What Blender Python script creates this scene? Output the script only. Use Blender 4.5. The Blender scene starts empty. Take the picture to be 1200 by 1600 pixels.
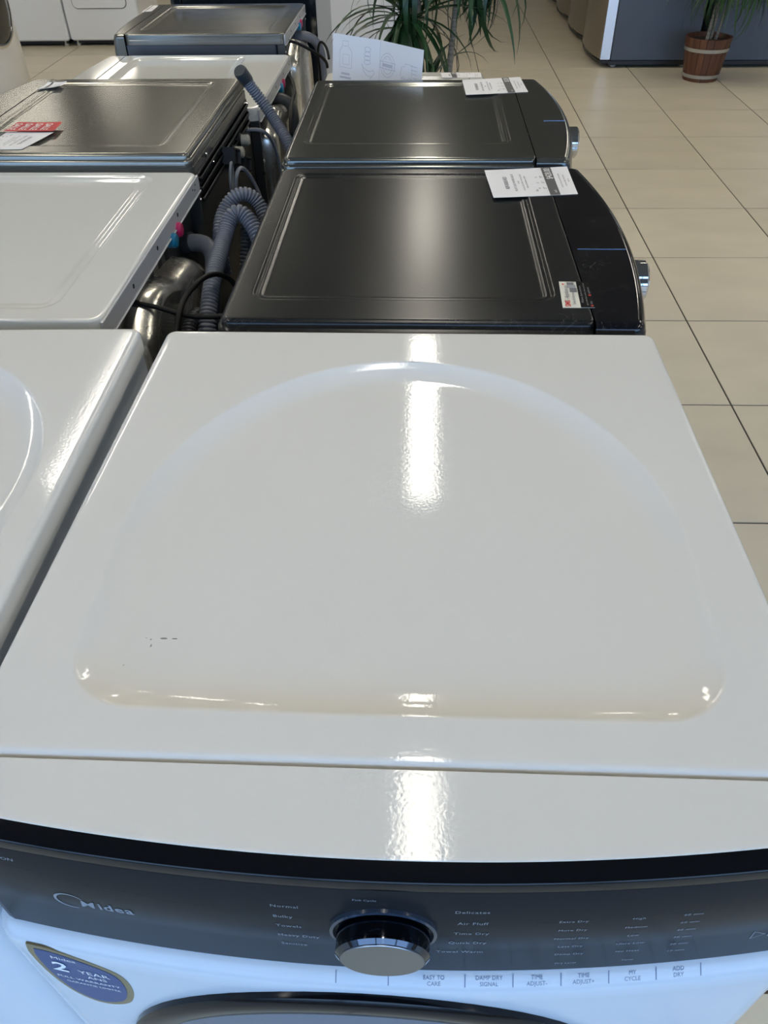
import bpy, math, random
import numpy as np
from mathutils import Vector, Matrix

PI = math.pi
C = bpy.context.scene.collection
scene = bpy.context.scene

# ------------------------------------------------------------------ camera
cam_d = bpy.data.cameras.new('camera')
cam_d.sensor_fit = 'VERTICAL'
cam_d.sensor_height = 24.0
cam_d.lens = 1203.917 * 24.0 / 1600.0
cam_d.clip_start = 0.01
cam = bpy.data.objects.new('camera', cam_d)
C.objects.link(cam)
cf = Vector((-0.04029702, 0.74259067, -0.66853215))
cr = Vector((0.99903006, 0.04182987, -0.01375471))
cu = Vector((-0.01775049, 0.66843799, 0.74355603))
m3 = Matrix((cr, cu, -cf)).transposed()
cam.matrix_world = Matrix.Translation((0.0155, -0.9812, 1.5391)) @ m3.to_4x4()
scene.camera = cam
scene.view_settings.view_transform = 'Standard'
scene.view_settings.look = 'None'
scene.view_settings.gamma = 1
scene.view_settings.use_curve_mapping = False
scene.view_settings.exposure = 0.0

# ------------------------------------------------------------------ world (daylight behind the shop windows)
world = bpy.data.worlds.new('daylight')
scene.world = world
world.use_nodes = True
wn = world.node_tree
wn.nodes.clear()
wo = wn.nodes.new('ShaderNodeOutputWorld')
wb = wn.nodes.new('ShaderNodeBackground')
wb.inputs['Color'].default_value = (0.36, 0.60, 1.0, 1)
wb.inputs['Strength'].default_value = 4.2
wn.links.new(wb.outputs[0], wo.inputs[0])

LAMP_STRENGTH = 19.0

ROOM_X0, ROOM_X1, ROOM_Y0, ROOM_Y1, ROOM_H = -6.5, 7.0, -3.2, 14.5, 3.0
# the daylight enters through the shop window: a portal guides the sky sampling
pl = bpy.data.lights.new('window_daylight', 'AREA')
pl.shape = 'RECTANGLE'
pl.size = ROOM_X1 - ROOM_X0
pl.size_y = 2.5
pl.cycles.is_portal = True
plo = bpy.data.objects.new('window_daylight', pl)
plo.location = ((ROOM_X0 + ROOM_X1) / 2, ROOM_Y0 - 0.12, 1.55)
plo.rotation_euler = (PI / 2, 0, 0)
C.objects.link(plo)

# ------------------------------------------------------------------ materials
def mat(name, col, rough=0.5, metal=0.0, coat=0.0, bump=0.0, bscale=200.0, var=0.0, vscale=6.0, rvar=0.0,
        rscale=8.0, emit=None, estr=0.0, objvar=0.0, stretch=None, spec=0.5, bdist=0.001):
    m = bpy.data.materials.new(name)
    m.use_nodes = True
    nt = m.node_tree
    b = nt.nodes['Principled BSDF']
    b.inputs['Base Color'].default_value = (*col, 1)
    b.inputs['Roughness'].default_value = rough
    b.inputs['Metallic'].default_value = metal
    b.inputs['Specular IOR Level'].default_value = spec
    if coat:
        b.inputs['Coat Weight'].default_value = coat
        b.inputs['Coat Roughness'].default_value = 0.04
    tc = nt.nodes.new('ShaderNodeTexCoord')
    src = tc.outputs['Object']
    if stretch:
        mp = nt.nodes.new('ShaderNodeMapping')
        mp.inputs['Scale'].default_value = stretch
        nt.links.new(src, mp.inputs['Vector'])
        src = mp.outputs[0]
    if var:
        n = nt.nodes.new('ShaderNodeTexNoise')
        n.inputs['Scale'].default_value = vscale
        n.inputs['Detail'].default_value = 6
        nt.links.new(src, n.inputs['Vector'])
        mr = nt.nodes.new('ShaderNodeMapRange')
        mr.inputs['From Min'].default_value = 0.3
        mr.inputs['From Max'].default_value = 0.7
        mr.inputs['To Min'].default_value = 1 - var
        mr.inputs['To Max'].default_value = 1 + var
        nt.links.new(n.outputs[0], mr.inputs['Value'])
        mx = nt.nodes.new('ShaderNodeVectorMath')
        mx.operation = 'SCALE'
        mx.inputs[0].default_value = col
        last = mr.outputs[0]
        if objvar:
            oi = nt.nodes.new('ShaderNodeObjectInfo')
            m2 = nt.nodes.new('ShaderNodeMapRange')
            m2.inputs['To Min'].default_value = 1 - objvar
            m2.inputs['To Max'].default_value = 1 + objvar
            nt.links.new(oi.outputs['Random'], m2.inputs['Value'])
            mm = nt.nodes.new('ShaderNodeMath')
            mm.operation = 'MULTIPLY'
            nt.links.new(last, mm.inputs[0])
            nt.links.new(m2.outputs[0], mm.inputs[1])
            last = mm.outputs[0]
        nt.links.new(last, mx.inputs['Scale'])
        nt.links.new(mx.outputs[0], b.inputs['Base Color'])
    if rvar:
        n = nt.nodes.new('ShaderNodeTexNoise')
        n.inputs['Scale'].default_value = rscale
        n.inputs['Detail'].default_value = 8
        nt.links.new(src, n.inputs['Vector'])
        mr = nt.nodes.new('ShaderNodeMapRange')
        mr.inputs['From Min'].default_value = 0.3
        mr.inputs['From Max'].default_value = 0.7
        mr.inputs['To Min'].default_value = max(0.02, rough - rvar)
        mr.inputs['To Max'].default_value = rough + rvar
        nt.links.new(n.outputs[0], mr.inputs['Value'])
        nt.links.new(mr.outputs[0], b.inputs['Roughness'])
    if bump:
        n = nt.nodes.new('ShaderNodeTexNoise')
        n.inputs['Scale'].default_value = bscale
        n.inputs['Detail'].default_value = 2
        nt.links.new(src, n.inputs['Vector'])
        bp = nt.nodes.new('ShaderNodeBump')
        bp.inputs['Strength'].default_value = bump
        bp.inputs['Distance'].default_value = bdist
        nt.links.new(n.outputs[0], bp.inputs['Height'])
        nt.links.new(bp.outputs[0], b.inputs['Normal'])
        if coat:
            nt.links.new(bp.outputs[0], b.inputs['Coat Normal'])
    if emit:
        b.inputs['Emission Color'].default_value = (*emit, 1)
        b.inputs['Emission Strength'].default_value = estr
    return m

def scratched(m, col, light, scale=26.0, amount=0.35):
    """fine swirling scratches as a lighter colour on a paint"""
    nt = m.node_tree
    b = nt.nodes['Principled BSDF']
    tc = nt.nodes.new('ShaderNodeTexCoord')
    n1 = nt.nodes.new('ShaderNodeTexNoise')
    n1.inputs['Scale'].default_value = scale
    n1.inputs['Detail'].default_value = 3
    n1.inputs['Distortion'].default_value = 2.5
    nt.links.new(tc.outputs['Object'], n1.inputs['Vector'])
    r1 = nt.nodes.new('ShaderNodeValToRGB')
    r1.color_ramp.elements[0].position = 0.485
    r1.color_ramp.elements[0].color = (0, 0, 0, 1)
    r1.color_ramp.elements[1].position = 0.515
    r1.color_ramp.elements[1].color = (0, 0, 0, 1)
    e = r1.color_ramp.elements.new(0.5)
    e.color = (1, 1, 1, 1)
    nt.links.new(n1.outputs[0], r1.inputs[0])
    n2 = nt.nodes.new('ShaderNodeTexNoise')
    n2.inputs['Scale'].default_value = scale * 0.35
    n2.inputs['Detail'].default_value = 6
    nt.links.new(tc.outputs['Object'], n2.inputs['Vector'])
    r2 = nt.nodes.new('ShaderNodeMapRange')
    r2.inputs['From Min'].default_value = 0.45
    r2.inputs['From Max'].default_value = 0.75
    nt.links.new(n2.outputs[0], r2.inputs['Value'])
    mu = nt.nodes.new('ShaderNodeMath')
    mu.operation = 'MULTIPLY'
    nt.links.new(r1.outputs[0], mu.inputs[0])
    nt.links.new(r2.outputs[0], mu.inputs[1])
    m2 = nt.nodes.new('ShaderNodeMath')
    m2.operation = 'MULTIPLY'
    m2.inputs[1].default_value = amount
    nt.links.new(mu.outputs[0], m2.inputs[0])
    mix = nt.nodes.new('ShaderNodeMix')
    mix.data_type = 'RGBA'
    mix.inputs['A'].default_value = (*col, 1)
    mix.inputs['B'].default_value = (*light, 1)
    nt.links.new(m2.outputs[0], mix.inputs['Factor'])
    nt.links.new(mix.outputs['Result'], b.inputs['Base Color'])
    return m

M = {}
M['white'] = mat('white_enamel', (0.70, 0.69, 0.655), 0.055, bump=0.06, bscale=260, var=0.012, vscale=4, spec=0.38)
M['white_front'] = mat('white_painted_steel', (0.84, 0.85, 0.86), 0.16, bump=0.03, bscale=300)
M['dryer_front'] = mat('white_dryer_steel', (0.66, 0.69, 0.72), 0.16, bump=0.03, bscale=300)
M['white2'] = mat('white_lid_enamel', (0.70, 0.70, 0.66), 0.07, bump=0.03, bscale=260)
M['black_top'] = scratched(mat('black_worn_paint', (0.014, 0.015, 0.016), 0.24, spec=0.36),
                           (0.011, 0.012, 0.0125), (0.10, 0.10, 0.095), 20, 0.5)
M['black_side'] = mat('black_gloss_paint', (0.006, 0.009, 0.013), 0.16, coat=0.3)
M['black_plastic'] = scratched(mat('black_gloss_plastic', (0.006, 0.006, 0.007), 0.09), (0.006, 0.006, 0.008), (0.16, 0.16, 0.15), 42, 0.6)
M['black'] = mat('black_trim', (0.004, 0.004, 0.005), 0.14, spec=0.35)
M['matte_black'] = mat('matte_black_rubber', (0.008, 0.008, 0.009), 0.55)
M['panel'] = mat('smoked_control_glass', (0.020, 0.020, 0.021), 0.22, spec=0.03)
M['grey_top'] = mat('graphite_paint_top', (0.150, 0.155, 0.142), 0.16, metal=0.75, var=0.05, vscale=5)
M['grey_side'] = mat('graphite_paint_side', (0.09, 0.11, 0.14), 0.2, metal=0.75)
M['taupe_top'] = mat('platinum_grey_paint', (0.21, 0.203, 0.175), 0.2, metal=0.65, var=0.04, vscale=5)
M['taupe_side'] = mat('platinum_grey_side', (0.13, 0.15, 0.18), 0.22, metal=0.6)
M['dark_rear'] = mat('dark_rear_panel', (0.014, 0.015, 0.016), 0.3, metal=0.3)
M['rear_steel'] = mat('dull_rear_steel', (0.10, 0.105, 0.105), 0.35, metal=0.7, rvar=0.1, rscale=12)
M['galv'] = mat('galvanised_steel', (0.70, 0.67, 0.60), 0.24, metal=0.9, rvar=0.1, rscale=9, bump=0.25, bscale=16, bdist=0.004, var=0.12, vscale=25)
M['chrome'] = mat('chrome', (0.75, 0.75, 0.76), 0.08, metal=1.0)
M['brushed'] = mat('brushed_metal_disc', (0.30, 0.31, 0.33), 0.28, metal=1.0)
M['knobside'] = mat('dark_chrome', (0.09, 0.10, 0.12), 0.08, metal=1.0)
M['stainless'] = mat('stainless_door', (0.33, 0.29, 0.24), 0.26, metal=0.9, var=0.04, stretch=(40, 40, 1), vscale=3)
M['door_edge'] = mat('bright_door_edge', (0.80, 0.84, 0.90), 0.3, metal=0.6)
M['fridge_side'] = mat('blue_grey_cabinet_paint', (0.075, 0.092, 0.12), 0.45, var=0.03, bump=0.05, bscale=300)
M['grille'] = mat('dark_grille', (0.01, 0.01, 0.011), 0.4)
M['hose'] = mat('grey_corrugated_plastic', (0.15, 0.16, 0.19), 0.38)
M['hose_dark'] = mat('dark_grey_plastic', (0.035, 0.04, 0.045), 0.45)
M['cord_black'] = mat('black_cord', (0.004, 0.004, 0.004), 0.5, spec=0.25)
M['cord_grey'] = mat('pale_grey_cord', (0.30, 0.31, 0.33), 0.4)
M['magenta'] = mat('magenta_plastic', (0.45, 0.01, 0.10), 0.35)
M['blue_cap'] = mat('blue_plastic', (0.0, 0.16, 0.30), 0.35)
M['beige_cap'] = mat('beige_plastic', (0.42, 0.40, 0.34), 0.4)
M['paper'] = mat('white_paper', (0.88, 0.87, 0.88), 0.6, bump=0.05, bscale=15, bdist=0.002)
M['ink_dark'] = mat('grey_ink_band', (0.10, 0.10, 0.10), 0.6)
M['ink'] = mat('grey_ink', (0.16, 0.16, 0.17), 0.6)
M['ink_faint'] = mat('faint_grey_ink', (0.60, 0.59, 0.66), 0.6)
M['ink_white'] = mat('white_ink', (0.85, 0.85, 0.83), 0.5)
M['ink_grey'] = mat('grey_lettering', (0.24, 0.26, 0.29), 0.4)
M['ink_blue_grey'] = mat('slate_lettering', (0.16, 0.20, 0.30), 0.5)
M['red'] = mat('red_print', (0.60, 0.03, 0.035), 0.5)
M['card_black'] = mat('black_print', (0.004, 0.004, 0.004), 0.6, spec=0.1)
M['card_cream'] = mat('cream_card', (0.70, 0.69, 0.60), 0.5)
M['sticker_blue'] = mat('blue_sticker', (0.008, 0.055, 0.20), 0.3)
M['sticker_gold'] = mat('gold_sticker_border', (0.30, 0.24, 0.13), 0.35, metal=0.4)
M['line_blue'] = mat('seam_glint', (0.30, 0.42, 0.65), 0.15, metal=0.8)  # blue daylight glint along the drawer joints, put into the base colour
M['tile'] = mat('beige_floor_tile', (0.64, 0.565, 0.425), 0.36, var=0.055, vscale=2.2, objvar=0.045, stretch=(1, 2.4, 1), bump=0.03, bscale=40)
M['grout'] = mat('dark_grout', (0.065, 0.054, 0.043), 0.8)
M['wall'] = mat('painted_wall', (0.60, 0.59, 0.56), 0.7)
M['ceil'] = mat('ceiling_paint', (0.155, 0.17, 0.185), 0.85)
M['frame'] = mat('dark_window_frame', (0.03, 0.032, 0.035), 0.4, metal=0.5)
M['lamp_house'] = mat('lamp_housing', (0.7, 0.7, 0.7), 0.4)
M['lamp'] = mat('lit_tube_diffuser', (0.9, 0.9, 0.85), 0.5, emit=(1.0, 0.94, 0.82), estr=LAMP_STRENGTH)
M['asphalt'] = mat('grey_asphalt', (0.16, 0.17, 0.18), 0.9)
M['soil'] = mat('dark_soil', (0.03, 0.02, 0.014), 0.95, bump=0.6, bscale=60, bdist=0.01)
M['wood'] = mat('stained_barrel_wood', (0.115, 0.042, 0.02), 0.5, var=0.35, vscale=5, objvar=0.22, stretch=(9, 9, 1))
M['hoop'] = mat('galvanised_hoop', (0.50, 0.50, 0.48), 0.35, metal=0.8)
M['bark'] = mat('pale_ringed_bark', (0.27, 0.235, 0.18), 0.8, var=0.4, vscale=9, stretch=(2, 2, 14), bump=0.5, bscale=40, bdist=0.006)
M['leaf'] = mat('green_strap_leaf', (0.022, 0.07, 0.014), 0.35, var=0.25, vscale=3, objvar=0.35)
M['leaf_dark'] = mat('dark_strap_leaf', (0.012, 0.05, 0.014), 0.38, var=0.25, vscale=3, objvar=0.3)
M['scuff'] = mat('dark_scuff', (0.22, 0.22, 0.20), 0.5)
M['door_glass'] = mat('dark_door_glass', (0.012, 0.016, 0.02), 0.06, coat=0.5)
M['door_cover'] = mat('grey_door_cover', (0.17, 0.18, 0.20), 0.14)
gl = bpy.data.materials.new('clear_window_glass')
gl.use_nodes = True
gt = gl.node_tree
gt.nodes.clear()
go = gt.nodes.new('ShaderNodeOutputMaterial')
g1 = gt.nodes.new('ShaderNodeBsdfTransparent')
g2 = gt.nodes.new('ShaderNodeBsdfGlossy')
g2.inputs['Roughness'].default_value = 0.0
gm = gt.nodes.new('ShaderNodeMixShader')
gm.inputs[0].default_value = 0.05
gt.links.new(g1.outputs[0], gm.inputs[1])
gt.links.new(g2.outputs[0], gm.inputs[2])
gt.links.new(gm.outputs[0], go.inputs[0])
M['glass'] = gl

# ------------------------------------------------------------------ helpers
class MB:
    def __init__(s):
        s.v = []
        s.f = []
        s.sm = []
    def add(s, vs, fs, smooth=False):
        o = len(s.v)
        s.v += [tuple(p) for p in vs]
        s.f += [tuple(i + o for i in f) for f in fs]
        s.sm += [smooth] * len(fs)
        return s
    def box(s, x0, x1, y0, y1, z0, z1, c=0.0):
        """box with chamfered edges (c)"""
        if c <= 0:
            vs = [(x, y, z) for z in (z0, z1) for y in (y0, y1) for x in (x0, x1)]
            return s.add(vs, [(0, 2, 3, 1), (4, 5, 7, 6), (0, 1, 5, 4), (2, 6, 7, 3), (0, 4, 6, 2), (1, 3, 7, 5)])
        def ring(i, z):
            return [(x0 + i + c, y0 + i, z), (x1 - i - c, y0 + i, z), (x1 - i, y0 + i + c, z), (x1 - i, y1 - i - c, z),
                    (x1 - i - c, y1 - i, z), (x0 + i + c, y1 - i, z), (x0 + i, y1 - i - c, z), (x0 + i, y0 + i + c, z)]
        return s.loft([ring(c, z0), ring(0, z0 + c), ring(0, z1 - c), ring(c, z1)], cap=True)
    def loft(s, rings, cap=False, closed=True, smooth=False):
        n = len(rings[0])
        vs = [p for r in rings for p in r]
        fs = []
        for k in range(len(rings) - 1):
            for i in range(n if closed else n - 1):
                j = (i + 1) % n
                fs.append((k * n + i, k * n + j, (k + 1) * n + j, (k + 1) * n + i))
        o = len(s.v)
        s.add(vs, fs, smooth)
        if cap:
            s.f.append(tuple(o + i for i in reversed(range(n))))
            s.f.append(tuple(o + (len(rings) - 1) * n + i for i in range(n)))
            s.sm += [False, False]
        return s
    def tube(s, pts, r, n=12, cap=True, radii=None):
        pts = [Vector(p) for p in pts]
        rings = []
        t = (pts[1] - pts[0]).normalized()
        a = t.orthogonal().normalized()
        for i, p in enumerate(pts):
            if i == 0:
                tt = (pts[1] - pts[0]).normalized()
            elif i == len(pts) - 1:
                tt = (pts[-1] - pts[-2]).normalized()
            else:
                tt = (pts[i + 1] - pts[i - 1]).normalized()
            a = (a - tt * a.dot(tt)).normalized()
            b = tt.cross(a)
            rr = radii[i] if radii else r
            rings.append([p + (a * math.cos(2 * PI * k / n) + b * math.sin(2 * PI * k / n)) * rr for k in range(n)])
        return s.loft(rings, cap=cap, smooth=True)
    def disc(s, c, axis, r, h, n=24, c1=0.0):
        """solid cylinder from c along axis by h with a small chamfer"""
        c = Vector(c)
        ax = Vector(axis).normalized()
        pts = [(0, r), (h - c1, r), (h, r - c1)] if c1 else [(0, r), (h, r)]
        a = ax.orthogonal().normalized()
        b = ax.cross(a)
        rings = [[c + ax * hh + (a * math.cos(2 * PI * k / n) + b * math.sin(2 * PI * k / n)) * rr for k in range(n)] for hh, rr in pts]
        return s.loft(rings, cap=True, smooth=True)

def obj(name, mb, material, parent=None, auto=35.0, loc=None):
    me = bpy.data.meshes.new(name)
    me.from_pydata(mb.v, [], mb.f)
    me.validate()
    me.materials.append(material)
    me.update()
    if len(me.polygons) == len(mb.sm):
        me.polygons.foreach_set('use_smooth', mb.sm)
    if any(mb.sm):
        me.set_sharp_from_angle(angle=math.radians(auto))
    o = bpy.data.objects.new(name, me)
    C.objects.link(o)
    if parent is not None:
        o.parent = parent
    if loc:
        o.location = loc
    return o

def thing(name, label, cat, loc=(0, 0, 0), rz=0.0, group=None):
    o = bpy.data.objects.new(name, None)
    o.empty_display_size = 0.1
    C.objects.link(o)
    o.location = loc
    o.rotation_euler = (0, 0, rz)
    o['label'] = label
    o['category'] = cat
    if group:
        o['group'] = group
    return o

def tag(o, label, cat, group=None):
    o['label'] = label
    o['category'] = cat
    if group:
        o['group'] = group
    return o

def struct(o):
    o['kind'] = 'structure'
    return o

def dup(root, loc, rz, label=None, group=None):
    r = root.copy()
    C.objects.link(r)
    r.location = loc
    r.rotation_euler = (0, 0, rz)
    if label:
        r['label'] = label
    if group:
        r['group'] = group
    for ch in list(root.children):
        c = ch.copy()
        C.objects.link(c)
        c.parent = r
        for g in ch.children:
            d = g.copy()
            C.objects.link(d)
            d.parent = c
    return r

def spline(pts, step=0.01):
    """Catmull-Rom through pts, resampled evenly"""
    P = [Vector(p) for p in pts]
    P = [P[0] * 2 - P[1]] + P + [P[-1] * 2 - P[-2]]
    out = []
    for i in range(1, len(P) - 2):
        for k in range(24):
            t = k / 24
            a, b, c, d = P[i - 1], P[i], P[i + 1], P[i + 2]
            out.append(0.5 * ((2 * b) + (c - a) * t + (2 * a - 5 * b + 4 * c - d) * t * t + (3 * b - a - 3 * c + d) * t ** 3))
    out.append(P[-2])
    res = [out[0]]
    acc = 0
    for p, q in zip(out, out[1:]):
        seg = (q - p).length
        while acc + seg >= step:
            f = (step - acc) / seg if seg else 0
            p = p + (q - p) * f
            seg = (q - p).length
            acc = 0
            res.append(p.copy())
        acc += seg
    return res

def smooth_path(pts, it=2):
    P = [Vector(p) for p in pts]
    for _ in range(it):
        P = [P[0]] + [(P[i - 1] + P[i] * 2 + P[i + 1]) / 4 for i in range(1, len(P) - 1)] + [P[-1]]
    return P

_fonts = {}
def text2d(body, size, align='LEFT', shear=0.0, bold=0.0, space=1.0):
    key = (body, size, align, shear, bold, space)
    if key in _fonts:
        return _fonts[key]
    cu_ = bpy.data.curves.new('lettering', 'FONT')
    cu_.body = body
    cu_.size = size
    cu_.align_x = align
    cu_.shear = shear
    cu_.offset = bold * size
    cu_.space_character = space
    cu_.resolution_u = 2
    o = bpy.data.objects.new('lettering', cu_)
    C.objects.link(o)
    dg = bpy.context.evaluated_depsgraph_get()
    me = bpy.data.meshes.new_from_object(o.evaluated_get(dg))
    vs = [(v.co.x, v.co.y) for v in me.vertices]
    fs = [tuple(p.vertices) for p in me.polygons]
    bpy.data.objects.remove(o)
    bpy.data.curves.remove(cu_)
    bpy.data.meshes.remove(me)
    _fonts[key] = (vs, fs)
    return vs, fs

def letters(mb, f, body, size, s, t, align='LEFT', shear=0.0, bold=0.0, space=1.0):
    """lay text at (s, t) of a surface given by f(s, t) -> point (t upwards)"""
    vs, fs = text2d(body, size, align, shear, bold, space)
    mb.add([f(s + x, t + y) for x, y in vs], fs)

def ribbon(mb, f, pts, w, closed=False):
    """flat line of width w along 2D points on surface f"""
    n = len(pts)
    L, R = [], []
    for i, p in enumerate(pts):
        a = pts[(i - 1) % n] if closed or i > 0 else pts[i]
        b = pts[(i + 1) % n] if closed or i < n - 1 else pts[i]
        dx, dy = b[0] - a[0], b[1] - a[1]
        l = math.hypot(dx, dy) or 1
        nx, ny = -dy / l * w / 2, dx / l * w / 2
        L.append(f(p[0] + nx, p[1] + ny))
        R.append(f(p[0] - nx, p[1] - ny))
    fs = [(i, (i + 1) % n, n + (i + 1) % n, n + i) for i in range(n if closed else n - 1)]
    mb.add(L + R, fs)

def patch(mb, f, s0, s1, t0, t1, ns=1, nt=1):
    vs = [f(s0 + (s1 - s0) * i / ns, t0 + (t1 - t0) * j / nt) for j in range(nt + 1) for i in range(ns + 1)]
    fs = [(j * (ns + 1) + i, j * (ns + 1) + i + 1, (j + 1) * (ns + 1) + i + 1, (j + 1) * (ns + 1) + i) for j in range(nt) for i in range(ns)]
    mb.add(vs, fs)

# ------------------------------------------------------------------ room
def build_room():
    fl = MB().box(ROOM_X0, ROOM_X1, ROOM_Y0, ROOM_Y1, -0.15, -0.003)
    floor = struct(obj('floor', fl, M['grout']))
    T, X1, Y0, phi = 0.6093, 1.1229, 0.7021, 0.00723
    cp, sp = math.cos(phi), math.sin(phi)
    Fi = np.array([cam.matrix_world.translation.x, cam.matrix_world.translation.y, cam.matrix_world.translation.z])
    def inframe(x, y):
        d = Vector((x, y, 0)) - Vector(Fi)
        z = d.dot(cf)
        if z < 0.2:
            return False
        u = 600 + 1203.9 * d.dot(cr) / z
        v = 800 - 1203.9 * d.dot(cu) / z
        return -160 < u < 1360 and -60 < v < 1800
    g = 0.003
    tm = MB().box(-T / 2 + g, T / 2 - g, -T / 2 + g, T / 2 - g, -0.0028, 0.0, 0.0009)
    proto = None
    rest = MB()
    cells = []
    for i in range(-13, 11):
        for j in range(-7, 23):
            cx, cy = X1 + (i + 0.5) * T, Y0 + (j + 0.5) * T
            wx, wy = cx * cp - cy * sp, cx * sp + cy * cp
            if not (ROOM_X0 + T / 2 < wx < ROOM_X1 - T / 2 and ROOM_Y0 + T / 2 < wy < ROOM_Y1 - T / 2):
                continue
            seen = any(inframe(wx + a, wy + b) for a in (-.3, 0, .3) for b in (-.3, 0, .3))
            hid = -1.15 < wx < 0.35 and -0.75 < wy < 2.4
            cells.append((seen and not hid, (wx ** 2 + (wy + 1) ** 2), wx, wy))
    cells.sort(key=lambda c: (not c[0], c[1]))
    k = 0
    for s, d, wx, wy in cells:
        if s and k < 290:
            if proto is None:
                proto = obj('floor_tile', tm, M['tile'], floor)
                o = proto
            else:
                o = proto.copy()
                C.objects.link(o)
                o.parent = floor
            o.location = (wx, wy, 0)
            o.rotation_euler = (0, 0, phi)
            k += 1
        else:
            h = T / 2 - g
            vs = [(wx + a * cp - b * sp, wy + a * sp + b * cp, 0.0) for a, b in ((-h, -h), (h, -h), (h, h), (-h, h))]
            rest.add(vs, [(0, 1, 2, 3)])
    r = obj('outlying_tiles', rest, M['tile'], floor)
    r['kind'] = 'stuff'
    struct(obj('ceiling', MB().box(ROOM_X0, ROOM_X1, ROOM_Y0, ROOM_Y1, ROOM_H, ROOM_H + 0.15), M['ceil']))
    struct(obj('wall_left', MB().box(ROOM_X0 - 0.15, ROOM_X0, ROOM_Y0, ROOM_Y1, -0.15, ROOM_H + .15), M['wall']))
    struct(obj('wall_right', MB().box(ROOM_X1, ROOM_X1 + 0.15, ROOM_Y0, ROOM_Y1, -0.15, ROOM_H + .15), M['wall']))
    struct(obj('wall_far', MB().box(ROOM_X0, ROOM_X1, ROOM_Y1, ROOM_Y1 + 0.15, -0.15, ROOM_H + .15), M['wall']))
    # shop front: low wall, header, frame and panes
    sf = MB().box(ROOM_X0, ROOM_X1, ROOM_Y0 - 0.12, ROOM_Y0, -0.15, 0.30)
    sf.box(ROOM_X0, ROOM_X1, ROOM_Y0 - 0.12, ROOM_Y0, 2.75, ROOM_H + .15)
    struct(obj('wall_near', sf, M['wall']))
    n = 9
    w = (ROOM_X1 - ROOM_X0) / n
    for i in range(n):
        x0, x1 = ROOM_X0 + i * w, ROOM_X0 + (i + 1) * w
        f = MB()
        y0, y1 = ROOM_Y0 - 0.09, ROOM_Y0 - 0.03
        f.box(x0, x0 + 0.035, y0, y1, 0.30, 2.75).box(x1 - 0.035, x1, y0, y1, 0.30, 2.75)
        f.box(x0 + 0.035, x1 - 0.035, y0, y1, 0.30, 0.35).box(x0 + 0.035, x1 - 0.035, y0, y1, 2.70, 2.75)
        wo_ = struct(obj('window_%d' % (i + 1), f, M['frame']))
        obj('pane', MB().box(x0 + 0.035, x1 - 0.035, y0 + 0.025, y0 + 0.031, 0.35, 2.70), M['glass'], wo_)
    struct(obj('ground_outside', MB().box(-60, 60, -80, ROOM_Y0 - 0.12, -0.25, -0.15), M['asphalt']))

def build_lamps():
    L, Wd = 1.56, 0.135
    def lamp():
        t = thing('ceiling_light', 'long lit tube light on the ceiling, seen mirrored in the tops', 'light', group='tube lights on the ceiling')
        obj('housing', MB().box(-Wd / 2 - .03, Wd / 2 + .03, -L / 2 - .03, L / 2 + .03, -0.03, 0, 0.004), M['lamp_house'], t)
        obj('diffuser', MB().box(-Wd / 2, Wd / 2, -L / 2, L / 2, -0.05, -0.0305, 0.006), M['lamp'], t)
        return t
    p = None
    for x in (-4.4, -1.79, 0.05, 2.45, 4.9):
        for y in (-0.32, 2.71, 5.35, 8.3, 11.3):
            if y > 8 and -.5 < x < .5 or y > 11 and -3 < x < 3:
                continue
            if p is None:
                p = lamp()
                p.location = (x, y, ROOM_H - 0.0005)
            else:
                dup(p, (x, y, ROOM_H - 0.0005), 0)

# ------------------------------------------------------------------ washing machines and dryers
def rr_loop(x0, x1, y0, y1, rc, seg=8):
    """rounded rectangle: dense points and outward normals, counter-clockwise"""
    P, N = [], []
    for cx, cy, a0 in ((x1 - rc, y1 - rc, 0), (x0 + rc, y1 - rc, 90), (x0 + rc, y0 + rc, 180), (x1 - rc, y0 + rc, 270)):
        for k in range(seg + 1):
            a = math.radians(a0 + 90 * k / seg)
            P.append((cx + rc * math.cos(a), cy + rc * math.sin(a)))
            N.append((math.cos(a), math.sin(a)))
    return np.array(P), np.array(N)

def arch_loop(a=0.287, y_low=-0.626, yc=-0.42, b=0.339, rc=0.062, seg=80):
    """dish outline: half ellipse at the rear, straight front, rounded front corners"""
    P = []
    for k in range(seg + 1):
        t = PI * k / seg
        P.append((a * math.cos(t), yc + b * math.sin(t)))
    # left side runs down, front corners
    for k in range(1, 8):
        P.append((-a + 0.006 * k / 8, yc + (y_low + rc - yc) * k / 8))
    a2 = a - 0.006
    for k in range(0, 13):
        t = math.radians(180 + 90 * k / 12)
        P.append((-a2 + rc + rc * math.cos(t), y_low + rc + rc * math.sin(t)))
    for k in range(1, 24):
        P.append((-a2 + rc + (2 * (a2 - rc)) * k / 24, y_low - 0.002 * math.sin(PI * k / 24)))
    for k in range(0, 13):
        t = math.radians(270 + 90 * k / 12)
        P.append((a2 - rc + rc * math.cos(t), y_low + rc + rc * math.sin(t)))
    for k in range(1, 8):
        P.append((a2 + 0.006 * k / 8, y_low + rc + (yc - (y_low + rc)) * k / 8))
    P = np.array(P)
    T = np.roll(P, -1, 0) - np.roll(P, 1, 0)
    N = np.stack([T[:, 1], -T[:, 0]], 1)
    N /= np.linalg.norm(N, axis=1)[:, None]
    return P, N

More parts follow.
